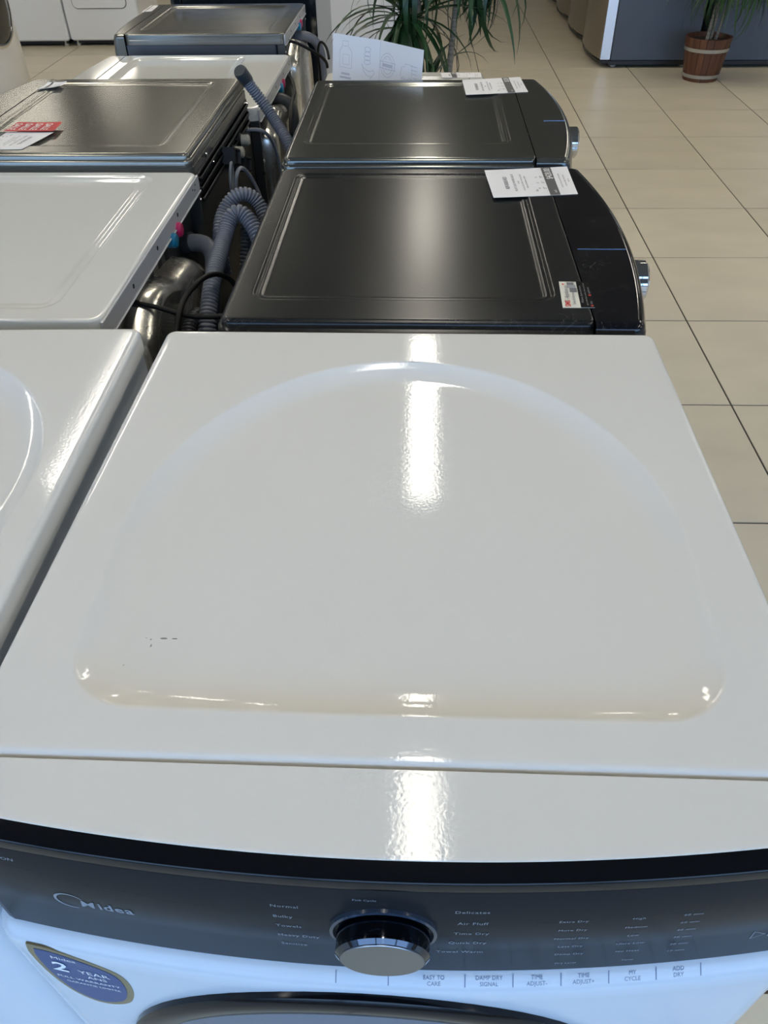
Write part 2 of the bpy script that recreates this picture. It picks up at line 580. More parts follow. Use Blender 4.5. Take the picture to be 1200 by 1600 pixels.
def polar_sample(P, N, c, angs):
    d = P - c
    a = np.arctan2(d[:, 1], d[:, 0]) % (2 * PI)
    o = np.argsort(a)
    a, d, Nn = a[o], d[o], N[o]
    a3 = np.concatenate([a[-1:] - 2 * PI, a, a[:1] + 2 * PI])
    d3 = np.concatenate([d[-1:], d, d[:1]])
    n3 = np.concatenate([Nn[-1:], Nn, Nn[:1]])
    # exact ray / segment intersection
    idx = np.clip(np.searchsorted(a3, angs, side='right') - 1, 0, len(a3) - 2)
    p, q = d3[idx], d3[idx + 1]
    u = np.stack([np.cos(angs), np.sin(angs)], 1)
    e = q - p
    den = e[:, 0] * u[:, 1] - e[:, 1] * u[:, 0]
    den = np.where(np.abs(den) < 1e-12, 1e-12, den)
    t = -(p[:, 0] * u[:, 1] - p[:, 1] * u[:, 0]) / den
    t = np.clip(t, 0, 1)[:, None]
    pos = p + e * t + c
    nn = n3[idx] * (1 - t) + n3[idx + 1] * t
    nn /= np.linalg.norm(nn, axis=1)[:, None]
    return pos, nn

def top_mesh(plate, edge, outline, dish, H, n=120, fill=3):
    """plate, outline: (points, normals); edge: [(outward, z)] from plate loop; dish: [(inward, z)] from outline"""
    mb = MB()
    c = outline[0].mean(0)
    base = np.linspace(0, 2 * PI, n, endpoint=False)
    ex = []
    for P in (plate[0], outline[0]):
        d = P - c
        ex.append(np.arctan2(d[:, 1], d[:, 0]) % (2 * PI))
    angs = np.unique(np.round(np.concatenate([base] + ex), 5))
    keep = [angs[0]]
    for a in angs[1:]:
        if a - keep[-1] > 0.0012:
            keep.append(a)
    angs = np.array(keep)
    pp, pn = polar_sample(*plate, c, angs)
    op, on = polar_sample(*outline, c, angs)
    rings = []
    for o_, z in reversed(edge):
        q = pp + pn * o_
        rings.append([(x, y, H + z) for x, y in q])
    q = op + on * 0.002
    rings.append([(x, y, H) for x, y in pp * 0.96 + q * 0.04])
    rings.append([(x, y, H) for x, y in pp * 0.5 + q * 0.5])
    rings.append([(x, y, H) for x, y in op + on * 0.006])
    rings.append([(x, y, H) for x, y in q])
    for i_, z in dish:
        rings.append([(x, y, H + z) for x, y in op - on * i_])
    zl = dish[-1][1]
    inner = op - on * dish[-1][0]
    rings.append([(x, y, H + zl) for x, y in op - on * (dish[-1][0] + 0.004)])
    inner = op - on * (dish[-1][0] + 0.004)
    for k in range(1, fill + 1):
        f = 1 - k / (fill + 1)
        rings.append([(c[0] + (x - c[0]) * f, c[1] + (y - c[1]) * f, H + zl) for x, y in inner])
    mb.loft(rings, smooth=True)
    nn = len(angs)
    o = len(mb.v)
    mb.v.append((c[0], c[1], H + zl))
    base_i = o - nn
    for i in range(nn):
        mb.f.append((base_i + i, base_i + (i + 1) % nn, o))
        mb.sm.append(True)
    return mb

def quarter(r, seg=6):
    return [(r * math.sin(PI / 2 * k / seg), -r * (1 - math.cos(PI / 2 * k / seg))) for k in range(seg + 1)]

def bow_path(W, ys, ye, yc, rc, n=40):
    """plan curve of the front: starts at the left seam, rounds the corner, bows forward, ends at right seam"""
    k = (ye - yc) / (W / 2) ** 2       # y = yc + k x^2   (yc < ye < 0)
    hx = W / 2 - rc
    ya = yc + k * hx * hx
    P, N = [], []
    cyy = ya + rc
    for i in range(3):
        P.append((-W / 2, ys + (cyy - ys) * i / 3))
        N.append((-1, 0))
    for i in range(9):
        a = math.radians(180 + 90 * i / 8)
        P.append((-hx + rc * math.cos(a), cyy + rc * math.sin(a)))
        N.append((math.cos(a), math.sin(a)))
    for i in range(1, n):
        x = -hx + 2 * hx * i / n
        P.append((x, yc + k * x * x))
        l = math.hypot(1, 2 * k * x)
        N.append((2 * k * x / l, -1 / l))
    L = len(P)
    for i in range(9):
        a = math.radians(270 + 90 * i / 8)
        P.append((hx + rc * math.cos(a), cyy + rc * math.sin(a)))
        N.append((math.cos(a), math.sin(a)))
    for i in range(2, -1, -1):
        P.append((W / 2, ys + (cyy - ys) * i / 3))
        N.append((1, 0))
    return P, N

def bow_rows(path, rows, smooth=True):
    P, N = path
    out = []
    for a, b, z in rows:
        r = []
        for (x, y), (nx, ny) in zip(P, N):
            w = max(0.0, -ny)
            d = a + b * w
            r.append((x + nx * d, y + ny * d, z))
        out.append(r)
    mb = MB()
    mb.loft(out[::-1], closed=False, smooth=smooth)
    return mb

def cap_strip(mb, path, inset, ys, z):
    P, N = path
    n = len(P)
    A = [(x + nx * -inset, min(ys, y - ny * inset), z) for (x, y), (nx, ny) in zip(P, N)]
    B = [(x, ys, z) for x, y, _ in A]
    fs = [(i, i + 1, n + i + 1, n + i) for i in range(n - 1)]
    mb.add(A + B, fs, True)

def front_door(root, W, yc, k, off, cx, cz, R, ringm, glassm, ring_w=0.03, out=0.03):
    def sf(r, a, o_):
        x = cx + r * math.cos(a)
        return (x, yc + k * x * x - off - o_, cz + r * math.sin(a))
    def rev(prof, cap=False, n=64):
        mb = MB()
        rings = [[sf(r, 2 * PI * i / n, o_) for i in range(n)] for r, o_ in prof]
        mb.loft(rings[::-1], smooth=True)
        return mb, n
    d = thing_part('door', root)
    mb, n = rev([(R, -0.004), (R, out * .6), (R - .004, out * .9), (R - .012, out), (R - ring_w + .006, out), (R - ring_w, out - .003), (R - ring_w - .001, out - .008)])
    ro = obj('door_ring', mb, ringm, d)
    prof = [(R - ring_w, out - .006), (R - ring_w - .02, out + .001)] + [((R - ring_w - .02) * (1 - t / 6), out + .001 + .012 * math.sin(PI / 2 * t / 6)) for t in range(1, 6)]
    mb, n = rev(prof)
    mb.v.append(sf(0, 0, out + .013))
    o = len(mb.v) - 1
    # innermost ring is the first one added
    for i in range(n):
        mb.f.append((i, o, (i + 1) % n))
        mb.sm.append(True)
    obj('door_glass', mb, glassm, d)
    return d

def thing_part(name, root):
    e = bpy.data.objects.new(name, None)
    e.empty_display_size = 0.05
    C.objects.link(e)
    e.parent = root
    return e

def knob(root, cx, y, z, R, h, sidem, facem, ringm=None, ridges=0):
    mb = MB()
    n = 72
    rings = []
    for yy, rr in ((0, R * 0.96), (-h * .15, R), (-h + .003, R), (-h, R - .003)):
        rg = []
        for i in range(n):
            a = 2 * PI * i / n
            q = rr * (1 - (.045 * (.5 + .5 * math.cos(12 * a)) ** 2 if ridges else 0))
            rg.append((cx + q * math.cos(a), y + yy, z + q * math.sin(a)))
        rings.append(rg)
    mb.loft(rings, cap=True, smooth=True)
    kb = obj('knob', mb, sidem, root, auto=25)
    f = MB().disc((cx, y - h + .0002, z), (0, -1, 0), R - .004, .0012, 48, .0005)
    obj('knob_face', f, facem, kb)
    if ringm:
        r = MB()
        rg = []
        for yy, rr in ((0.002, R + .006), (-.0025, R + .0055), (-.003, R + .003), (0.002, R + .001)):
            rg.append([(cx + rr * math.cos(2 * PI * i / 64), y + yy, z + rr * math.sin(2 * PI * i / 64)) for i in range(64)])
        r.loft(rg, smooth=True)
        obj('knob_ring', r, ringm, root)
    return kb

def feet(root, W, D, z=0.03):
    for sx in (-1, 1):
        for yy in (-0.06, -D + 0.06):
            mb = MB().disc((sx * (W / 2 - .06), yy, 0.0), (0, 0, 1), .022, .012, 16, .003).disc((sx * (W / 2 - .06), yy, .0125), (0, 0, 1), .008, z - .0125 + .02, 12)
            obj('foot', mb, M['matte_black'], root)

def cabinet(root, W, D, H, mt, rear_y=0.0, z0=0.03):
    mb = MB().box(-W / 2 + .003, W / 2 - .003, -D, rear_y, z0, H, 0.004)
    return obj('cabinet', mb, mt, root)

def machine(name, label, cat, loc, rz, W, Ds, De, Dc, H, top, side, fascia, front, edge, dish_rect=None, dish=None,
            rear='plain', panel_mat=None, rc=0.015, seam_gap=0.0012, knob_x=None, door=True, knob_z=0.07, group=None,
            knob_mats=None, ring=None, glass=None, door_z=0.5, door_r=.235, cap_r=0.012, rear_drop=0.0, drawer=None):
    t = thing(name, label, cat, loc, rz, group)
    top_r = max(o for o, z in edge)
    R = edge_r = max(o for o, z in edge)
    plate = rr_loop(-W / 2 + R, W / 2 - R, -Ds + seam_gap + .003, -R, rc)
    if dish_rect is None:
        dish_rect = (-W / 2 + .07, W / 2 - .07, -Ds + .05, -.05, .026)
    outline = rr_loop(*dish_rect)
    dish = dish or [(0.0, 0), (.004, -.0012), (.008, -.003), (.012, -.004), (.016, -.0042)]
    # the front edge of the lid turns down within the seam, so edge offsets are scaled there
    mb = top_mesh(plate, edge, outline, dish, H, n=100)
    fy = -Ds + seam_gap
    mb.v = [(x, max(y, fy) if y < -Ds * 0.8 else y, z) for x, y, z in mb.v]
    obj('top_panel', mb, top, t)
    skirt = min(z for o, z in edge)
    cabinet(t, W - .004, Ds, H + skirt + 0.002, side, rear_y=-0.004 if rear == 'plain' else -0.035)
    path = bow_path(W, -Ds, -De, -Dc, 0.02)
    q = quarter(cap_r)
    rows = [(o - cap_r, 0, H + z) for o, z in q]
    fm = bow_rows(path, rows)
    cap_strip(fm, path, cap_r, -Ds, H)
    obj('fascia_top', fm, fascia, t)
    cp = bow_rows(path, [(0, 0, H - cap_r), (0, .002, H - cap_r - .004), (0, .007, H - .06), (0, .010, H - .14), (0, .008, H - .143)])
    obj('control_panel', cp, panel_mat or fascia, t)
    fp = bow_rows(path, [(-.002, .010, H - .143), (0, .014, H - .150), (0, .016, H - .17), (0, .016, .13), (-.003, .012, .12)])
    obj('front_panel', fp, front, t)
    kp = bow_rows(path, [(-.006, .004, .118), (-.006, .004, .03)])
    obj('toe_panel', kp, side, t)
    k = (Dc - De) / (W / 2) ** 2
    kx = 0.0 if knob_x is None else knob_x
    km = knob_mats or (M['chrome'], M['chrome'])
    knob(t, kx, -Dc + k * kx * kx - .004, H - knob_z, .036, .032, km[0], km[1], ridges=1)
    dsp = MB()
    patch(dsp, lambda s, u: (s, -Dc + k * s * s - .0075, u), kx + .07, kx + .19, H - .10, H - .05, 6, 1)
    obj('display', dsp, M['black'], t)
    if door:
        front_door(t, W, -Dc, k, .016, 0, H * door_z, door_r, ring or M['chrome'], glass or M['door_glass'])
    feet(t, W, Ds)
    return t

def open_rear(t, W, H):
    """bare steel rear: folded lid rim with holes, recessed panel, drum cover, inlet valves, drain elbow"""
    rim = MB()
    rim.box(-W / 2 + .004, W / 2 - .004, -.004, .0016, H - .036, H - .0045, .0015)
    rim.box(-W / 2 + .004, W / 2 - .004, -.014, .0040, H - .040, H - .0365, .001)
    r = obj('rear_rim', rim, M['rear_rim'], t)
    for lx, dz in ((W / 2 - .16, -.020), (.02, -.020), (-W / 2 + .2, -.018), (-W / 2 + .04, -.014), (-W / 2 + .05, -.022), (-W / 2 + .065, -.017)):
        big = 0.0042 if lx > -W / 2 + .1 else .0022
        obj('rim_hole', MB().disc((lx, .0014, H + dz), (0, 1, 0), big, .0008, 14), M['matte_black'], r)
    pan = MB().box(-W / 2 + .012, W / 2 - .012, -.034, -.028, .12, H - .034, .002)
    obj('rear_panel', pan, M['rear_steel'], t)
    for s in (-1, 1):
        fl = MB().box(s * (W / 2 - .006) - .005, s * (W / 2 - .006) + .005, -.03, -.002, .1, H - .036, .0015)
        f = obj('rear_flange', fl, M['rear_steel'], t)
        for zz in (H - .06, H - .15):
            obj('screw', MB().disc((s * (W / 2 - .006) - .0, -.0022, zz), (0, 1, 0), .005, .003, 12, .001), M['chrome'], f)
    # drum cover: outline in (lx, z), swollen outwards
    out = [(.235, .25), (.245, .45), (.235, H - .16), (.205, H - .085), (.150, H - .048), (.08, H - .055), (.0, H - .085),
           (-.08, H - .095), (-.15, H - .11), (-.20, H - .16), (-.225, H - .26), (-.23, .45), (-.22, .25), (0, .2)]
    P = [Vector((a, 0, b)) for a, b in out]
    dense = [Vector(p) for p in spline(P + [P[0]], .02)][:-1]
    c = sum(dense, Vector()) / len(dense)
    rings = []
    for sc, yy in ((1.0, -.030), (.993, -.006), (.978, .012), (.955, .024), (.925, .030), (.90, .029), (.86, .0255), (.60, .025), (.30, .028)):
        rings.append([(c.x + (p.x - c.x) * sc, yy, c.z + (p.z - c.z) * sc) for p in dense])
    mb = MB().loft(rings, smooth=True, cap=True)
    obj('drum_cover', mb, M['galv'], t)
    for i, (lx, dz) in enumerate(((-.108, -.087), (-.058, -.086), (0.0, -.092))):
        ov = MB()
        n = 20
        ov.loft([[(lx + .011 * math.cos(2 * PI * k / n), yy, H + dz + .02 * math.sin(2 * PI * k / n)) for k in range(n)] for yy in (-.028, -.0272)], cap=True)
        obj('vent_slot', ov, M['matte_black'], t)
    for lx, dz, key in ((-.122, -.042, 'magenta'), (-.078, -.046, 'blue_cap')):
        v = MB().disc((lx, -.03, H + dz), (0, 1, 0), .009, .02, 18).disc((lx, -.01, H + dz), (0, 1, 0), .0145, .020, 14, .003)
        vo = obj('inlet_valve', v, M[key], t)
        vo['label'] = 'pink inlet valve cap' if key == 'magenta' else 'blue inlet valve cap'
    return t

M['rear_rim'] = mat('grey_zinc_rim', (0.55, 0.56, 0.58), 0.35, metal=0.3)

def ridged_edge(r=.009):
    q = quarter(r, 6)
    q += [(r + .0005, -r - .003), (r + .005, -r - .0055), (r + .0062, -r - .0075), (r + .0065, -r - .014), (r + .003, -r - .0155),
          (r + .003, -r - .020), (r + .0068, -r - .0215), (r + .007, -r - .040), (r + .003, -r - .042)]
    return q

def soft_edge(r=.010, skirt=.035):
    q = quarter(r, 6)
    return q + [(r, -skirt * .55), (r + .0008, -skirt * .57), (r + .0008, -skirt)]

def build_front_dryer(W=.686, dish_dims=(.287, -.626, -.42, .339, .062), main=True, loc=(0, 0, 0), rz=0.0,
                      label='white dryer in the foreground with arched dished lid and dark control panel'):
    """the big white dryer in the foreground"""
    Ds, H = 0.672, 1.0
    t = thing('clothes_dryer', label, 'dryer', loc, rz)
    e = quarter(.007, 6) + [(.007, -.014), (.0075, -.015), (.0075, -.03)]
    plate = rr_loop(-W / 2 + .007, W / 2 - .007, -Ds + .0065, -.007, .008)
    nd = 14
    dish = []
    for k in range(nd + 1):
        s = k / nd
        dish.append((.042 * s, -.0105 * (1 - (1 - s) ** 2.2)))
    mb = top_mesh(plate, e, arch_loop(*dish_dims), dish, H, n=420, fill=5)
    tp = obj('top_panel', mb, M['white'], t, auto=60)
    # small scuffs on the lid
    sc = MB()
    H2 = H - .0103
    for sx, sy, a, b in ((-.210, -.5475, .0035, .0011), (-.200, -.5475, .0028, .0008), (-.2215, -.549, .0006, .0012), (-.2195, -.556, .0007, .0018), (-.226, -.5475, .0005, .0005), (-.238, -.578, .0005, .0006)):
        n = 8
        sc.add([(sx + a * math.cos(2 * PI * k / n), sy + b * math.sin(2 * PI * k / n), H2) for k in range(n)], [tuple(range(n))])
    if main:
        obj('scuff_marks', sc, M['scuff'], tp)['kind'] = 'stuff'
    cabinet(t, W - .004, Ds, H - .028, M['dryer_front'], rear_y=-.003)
    ye, yc = -.715, -.745
    k = (ye - yc) / (W / 2) ** 2
    path = bow_path(W, -Ds - .004, ye, yc, .02)
    fm = bow_rows(path, [(-.0035, 0, H - .0008), (-.0012, 0, H - .0010), (-.0004, 0, H - .0018), (-.0004, 0, H - .006)])
    cap_strip(fm, path, .0035, -Ds - .0035, H - .0008)
    # front lip of the fascia dips into the seam
    fm.loft([[(-W / 2, -Ds - .0015, H - .012), (W / 2, -Ds - .0015, H - .012)], [(-W / 2, -Ds - .0022, H - .0025), (W / 2, -Ds - .0022, H - .0025)],
             [(-W / 2, -Ds - .0038, H - .0008), (W / 2, -Ds - .0038, H - .0008)]], closed=False, smooth=True)
    obj('fascia_top', fm, M['white'], t)
    tr = bow_rows(path, [(-.0006, 0, H - .0014), (.0004, 0, H - .0018), (.002, .0095, H - .0056), (.0022, .0103, H - .0063), (.0024, .0108, H - .0078), (.0024, .0108, H - .0180), (.0012, .0107, H - .0186)])
    obj('black_trim', tr, M['black'], t)
    pn = bow_rows(path, [(.0012, .0107, H - .0186), (.0022, .0108, H - .0190), (.0024, .0108, H - .0198), (.0024, .0108, .825), (.0014, .0100, .822), (.000, .007, .820)])
    cpn = obj('control_panel', pn, M['panel'], t)
    lp = bow_rows(path, [(.000, .008, .8235), (.0012, .0125, .8215), (.0020, .0180, .816), (.0025, .0215, .812), (.0025, .0230, .807), (.0025, .0235, .79), (.0025, .0235, .16), (.000, .018, .15)])
    fp = obj('front_panel', lp, M['dryer_front'], t)
    obj('toe_panel', bow_rows(path, [(-.004, .004, .148), (-.004, .004, .03)]), M['dryer_front'], t)

    if not main:
        front_door(t, W, yc, k, .024, 0, .552, .230, M['black'], M['door_cover'], ring_w=.030, out=.012)
        knob(t, -.003, yc - .0134, .909, .0355, .0205, M['knobside'], M['brushed'], ringm=M['panel_ring'])
        feet(t, W, Ds)
        return t

    def fpan(s, u):
        return (s, yc + k * s * s - .01345, u)
    def fcurve(s, u, o=.0262):
        # front panel surface incl. the corner near the side
        return (s, yc + k * s * s - o, u)
    def flip(s, u):
        # sloped lip: u is distance down from its top edge
        return (s, yc + k * s * s - .0137 - .0095 * (u / .0125), .8222 - .0095 * (u / .0125) * 1.0 + .0003)
    tx = MB()
    for body, x, z in (('Normal', -.0760, .9445), ('Bulky', -.0790, .9250), ('Towels', -.0760, .9070), ('Heavy Duty', -.0700, .8880), ('Sanitize', -.0750, .8700),
                       ('Delicates', .0625, .9475), ('Air Fluff', .0640, .9265), ('Time Dry', .0640, .9070), ('Quick Dry', .0620, .8880), ('Towel Warm', .0570, .8690)):
        letters(tx, fpan, body, .0064, x, z - .002, 'CENTER', space=1.08)
    for j, body in enumerate(('Extra Dry', 'More Dry', 'Normal Dry', 'Less Dry', 'Damp Dry')):
        letters(tx, fpan, body, .0050, .1390 + .0015 * j, .926 - .0168 * j, 'CENTER', space=1.1)
    for j, body in enumerate(('High', 'Medium', 'Low', 'Ultra Low', 'No Heat')):
        letters(tx, fpan, body, .0050, .1880 + .0010 * j, .926 - .0168 * j, 'CENTER', space=1.1)
    for j, body in enumerate(('60 min', '50 min', '40 min', '30 min', '20 min', '10 min')):
        letters(tx, fpan, body, .0050, .2290 + .0008 * j, .9265 - .0150 * j, 'CENTER', space=1.1)
    letters(tx, fpan, 'Dry Level', .0044, .1450, .8385, 'CENTER')
    letters(tx, fpan, 'Temp', .0044, .1960, .8385, 'CENTER')
    letters(tx, fpan, 'ON', .0068, -.2870, .9600, 'CENTER', shear=.2)
    letters(tx, fpan, 'Pick Cycle', .0042, -.016, .9630, 'CENTER')
    # play / pause symbol
    tri = [(.292, .876), (.292, .862), (.3025, .869)]
    ribbon(tx, fpan, tri, .0011, True)
    patch(tx, fpan, .3055, .3068, .863, .875)
    patch(tx, fpan, .3095, .3108, .863, .875)
    obj('printed_lettering', tx, M['ink_grey'], cpn)['kind'] = 'stuff'
    lg = MB()
    # company emblem: open swoosh ring, then the name
    lw = []
    for i in range(40):
        a = math.radians(25 + 265 * i / 39)
        lw.append((-.2545 + .0125 * math.cos(a), .8995 + .0125 * math.sin(a)))
    for i in range(39):
        wd = .0008 + .0016 * math.sin(PI * i / 39)
        ribbon(lg, fpan, lw[i:i + 2], wd)
    letters(lg, fpan, 'M', .0165, -.2475, .8920, 'LEFT', shear=.15, bold=.01)
    letters(lg, fpan, 'idea', .0165, -.2318, .8920, 'LEFT', bold=.02, space=1.1)
    obj('maker_emblem', lg, M['ink_grey'], cpn)['label'] = 'pale company name beside a ring emblem'
    bt = MB()
    for x, a, b in ((.038, 'EASY TO', 'CARE'), (.084, 'DAMP DRY', 'SIGNAL'), (.124, 'TIME', 'ADJUST-'), (.163, 'TIME', 'ADJUST+'), (.204, 'MY', 'CYCLE'), (.243, 'ADD', 'DRY')):
        letters(bt, lambda s, u: flip(s, -u), a, .0046, x, -.0058, 'CENTER')
        letters(bt, lambda s, u: flip(s, -u), b, .0046, x, -.0105, 'CENTER')
    for x in (-.044, .0, .064, .104, .144, .184, .224, .262):
        patch(bt, lambda s, u: flip(s, -u), x - .0004, x + .0004, -.0115, -.0015)
    obj('button_labels', bt, M['ink_blue_grey'], fp)['kind'] = 'stuff'
    knob(t, -.003, yc - .0134, .909, .0355, .0205, M['knobside'], M['brushed'], ringm=M['panel_ring'])
    # warranty sticker: long octagon with a gilt border
    st = thing_part('warranty_sticker', fp)
    oc = [(-.323, .815), (-.300, .8135), (-.258, .792), (-.243, .772), (-.2425, .735), (-.253, .700), (-.270, .682), (-.288, .676), (-.305, .684), (-.318, .706), (-.326, .745), (-.3275, .79)]
    oc = [(x + .004, z - .004) for x, z in oc]
    def on(s, u, o):
        return fcurve(s, u, .0262 + o)
    cx = sum(p[0] for p in oc) / len(oc)
    cz = sum(p[1] for p in oc) / len(oc)
    def fan(sc, o, mt, nm):
        mb = MB()
        pts = [(cx + (x - cx) * sc, cz + (z - cz) * (1 - (1 - sc) * .8)) for x, z in oc]
        pts = [tuple(p)[:1] + tuple(p)[2:] for p in spline([Vector((x, 0, z)) for x, z in pts + pts[:1]], .006)][:-1]
        rg = [[on(cx + (x - cx) * q, cz + (z - cz) * q, o) for x, z in pts] for q in (1, .8, .6, .4, .2)]
        rg.insert(0, [on(x, z, -.0012) for x, z in pts])
        mb.loft(rg[::-1], smooth=True)
        n = len(pts)
        mb.v.append(on(cx, cz, o))
        q = len(mb.v) - 1
        for i in range(n):
            mb.f.append((i, q, (i + 1) % n))
            mb.sm.append(True)
        return obj(nm, mb, mt, st)
    fan(1.0, .0004, M['sticker_gold'], 'sticker_border')
    fan(.86, .0008, M['sticker_blue'], 'sticker_face')
    sl = MB()
    fs_ = lambda s, u: on(s, u, .0013)
    letters(sl, fs_, 'Midea', .0100, -.2900, .7880, 'CENTER', shear=.1)
    letters(sl, fs_, '2', .0330, -.3100, .7560, 'LEFT', shear=.2, bold=.02)
    letters(sl, fs_, 'YEAR', .0125, -.2680, .7600, 'CENTER')
    letters(sl, fs_, 'ANS', .0100, -.2680, .7490, 'CENTER')
    letters(sl, fs_, 'FULL WARRANTY', .0078, -.2800, .7370, 'CENTER')
    letters(sl, fs_, 'GARANTIE LIMITÉE', .0064, -.2780, .7260, 'CENTER')
    obj('sticker_lettering', sl, M['ink_white'], st)['kind'] = 'stuff'
    front_door(t, W, yc, k, .024, -.022, .552, .250, M['black'], M['door_cover'], ring_w=.030, out=.012)
    feet(t, W, Ds)
    return t

M['panel_ring'] = mat('slate_knob_ring', (0.03, 0.045, 0.07), 0.2, coat=0.3)

build_room()
build_lamps()
fd = build_front_dryer()
build_front_dryer(.60, (.264, -.606, -.364, .297, .058), False, (-.682, -.002, 0), math.radians(1.5),
                  'white dryer cut off at the left frame edge, beside the foreground dryer')

e_r = ridged_edge()
e_s = soft_edge(.005)
# --- right row, facing the aisle on the right
groove = [(0, 0), (.002, -.0008), (.005, -.0026), (.007, -.0030), (.010, -.0023), (.013, -.0026), (.016, -.0040), (.018, -.0044)]
bw = machine('washing_machine', 'black washer with worn lid and chrome knob, directly behind the foreground dryer', 'washer', (-.283, .3575, 0), PI / 2,
             .672, .552, .622, .657, 1.0, M['black_top'], M['black_side'], M['black_plastic'], M['black_side'], e_r,
             dish_rect=(-.262, .298, -.505, -.042, .026), dish=groove, knob_x=-.045, rc=.010, panel_mat=M['black_side'])
gw = machine('washing_machine', 'graphite grey washer with chrome knob, behind the black washer', 'washer', (-.29, 1.082, 0), PI / 2,
             .685, .550, .618, .657, 1.0, M['grey_top'], M['grey_side'], M['grey_top'], M['grey_side'], e_r,
             dish_rect=(-.235, .300, -.505, -.038, .026), dish=groove, knob_x=.01, rc=.010, panel_mat=M['grey_side'])
cw = machine('washing_machine', 'low compact white washer mostly hidden behind the graphite washer, flyer on top', 'washer', (-.33, 1.845, 0), PI / 2,
             .600, .510, .560, .566, 0.86, M['white2'], M['white_front'], M['white2'], M['white_front'], e_s, rc=.018)
# --- left row, facing left, rears towards the gap
soft_dish = [(0, 0), (.002, -.0008), (.006, -.0018), (.012, -.0021), (.018, -.0026), (.024, -.0044), (.030, -.0050)]
l1 = machine('washing_machine', 'white washer with bare steel rear and blue and pink valves, behind the left dryer', 'washer', (-.475, .4175, 0), -PI / 2,
             .675, .560, .610, .640, 0.97, M['white2'], M['rear_steel'], M['white2'], M['white_front'], e_s,
             dish_rect=(-.312, .300, -.520, -.085, .036), dish=soft_dish, rear='open', rc=.016)
open_rear(l1, .675, .97)
l2 = machine('washing_machine', 'taupe grey washer carrying a red SALE strip, left row', 'washer', (-.490, 1.112, 0), -PI / 2,
             .680, .550, .605, .655, 1.0, M['taupe_top'], M['taupe_side'], M['taupe_top'], M['taupe_side'], e_r,
             dish_rect=(-.290, .278, -.525, -.070, .026), dish=groove, rc=.006)
l3 = machine('washing_machine', 'white washer with bare steel rear, behind the taupe washer', 'washer', (-.466, 1.828, 0), -PI / 2,
             .700, .600, .660, .690, 0.912, M['white2'], M['rear_steel'], M['white2'], M['white_front'], e_s,
             dish_rect=(-.318, .312, -.560, -.15, .036), dish=soft_dish, rear='open', rc=.018)
open_rear(l3, .700, .912)
l4 = machine('washing_machine', 'silver grey washer with bare steel rear at the far end of the left row', 'washer', (-.495, 2.590, 0), -PI / 2,
             .630, .600, .640, .660, 0.96, M['grey_top2'] if 'grey_top2' in M else M['taupe_top'], M['taupe_side'], M['taupe_top'], M['taupe_side'], e_s,
             dish_rect=(-.262, .262, -.560, -.05, .036), dish=soft_dish, rear='open', rc=.016)
open_rear(l4, .630, .96)
l5 = machine('washing_machine', 'black washer showing as a dark band behind the silver grey washer', 'washer', (-.455, 3.32, 0), -PI / 2,
             .640, .600, .640, .660, 1.03, M['black_side'], M['navy_side'] if 'navy_side' in M else M['black_side'], M['black_side'], M['black_side'], e_s, rc=.016)
aw = machine('washing_machine', 'white washer with dark round door, far left across the aisle', 'washer', (-3.63, 5.14, 0), math.radians(84),
             .686, .600, .640, .700, 1.0, M['white2'], M['white_front'], M['white2'], M['white_front'], e_s, rc=.018,
             glass=M['door_glass'], door_z=.64, door_r=.255)

# --- rear panel fittings of the taupe washer
def taupe_rear(t, W, H):
    pn = MB().box(-W / 2 + .02, W / 2 - .02, -.004, .002, .12, H - .05, .002)
    p = obj('rear_panel', pn, M['dark_rear'], t)
    for z in (H - .062, H - .085, H - .108):
        obj('panel_rib', MB().box(-W / 2 + .03, W / 2 - .03, .0021, .0075, z - .005, z + .005, .0025), M['dark_rear'], p)
    for lx, z in ((-.134, H - .108), (-.044, H - .112)):
        v = MB().disc((lx, .0, z), (0, 1, 0), .018, .014, 18, .002)
        vo = obj('inlet_valve', v, M['dark_rear'], t)
        obj('valve_cap', MB().disc((lx, .0141, z), (0, 1, 0), .0145, .022, 18, .004), M['beige_cap'], vo)
    for lx, z in ((.225, H - .035), (.17, H - .07), (-.30, H - .06), (-.27, H - .115)):
        obj('screw', MB().disc((lx, .002, z), (0, 1, 0), .0055, .006, 10, .002), M['chrome'], t)
    for lx, z, a in ((.035, H - .098, .35), (-.085, H - .155, .35)):
        b = MB()
        ca, sa = math.cos(a), math.sin(a)
        def P(u, y, w):
            return (lx + u * ca - w * sa, y, z + u * sa + w * ca)
        rings = [[P(-.034 + i, y, -.02 + i) , P(.034 - i, y, -.02 + i), P(.034 - i, y, .02 - i), P(-.034 + i, y, .02 - i)] for y, i in ((.003, 0), (.034, 0), (.037, .003), (.037, .006), (.030, .008))]
        b.loft(rings, cap=True)
        obj('hose_bracket', b, M['matte_black'], t)
    return t
taupe_rear(l2, .68, 1.0)

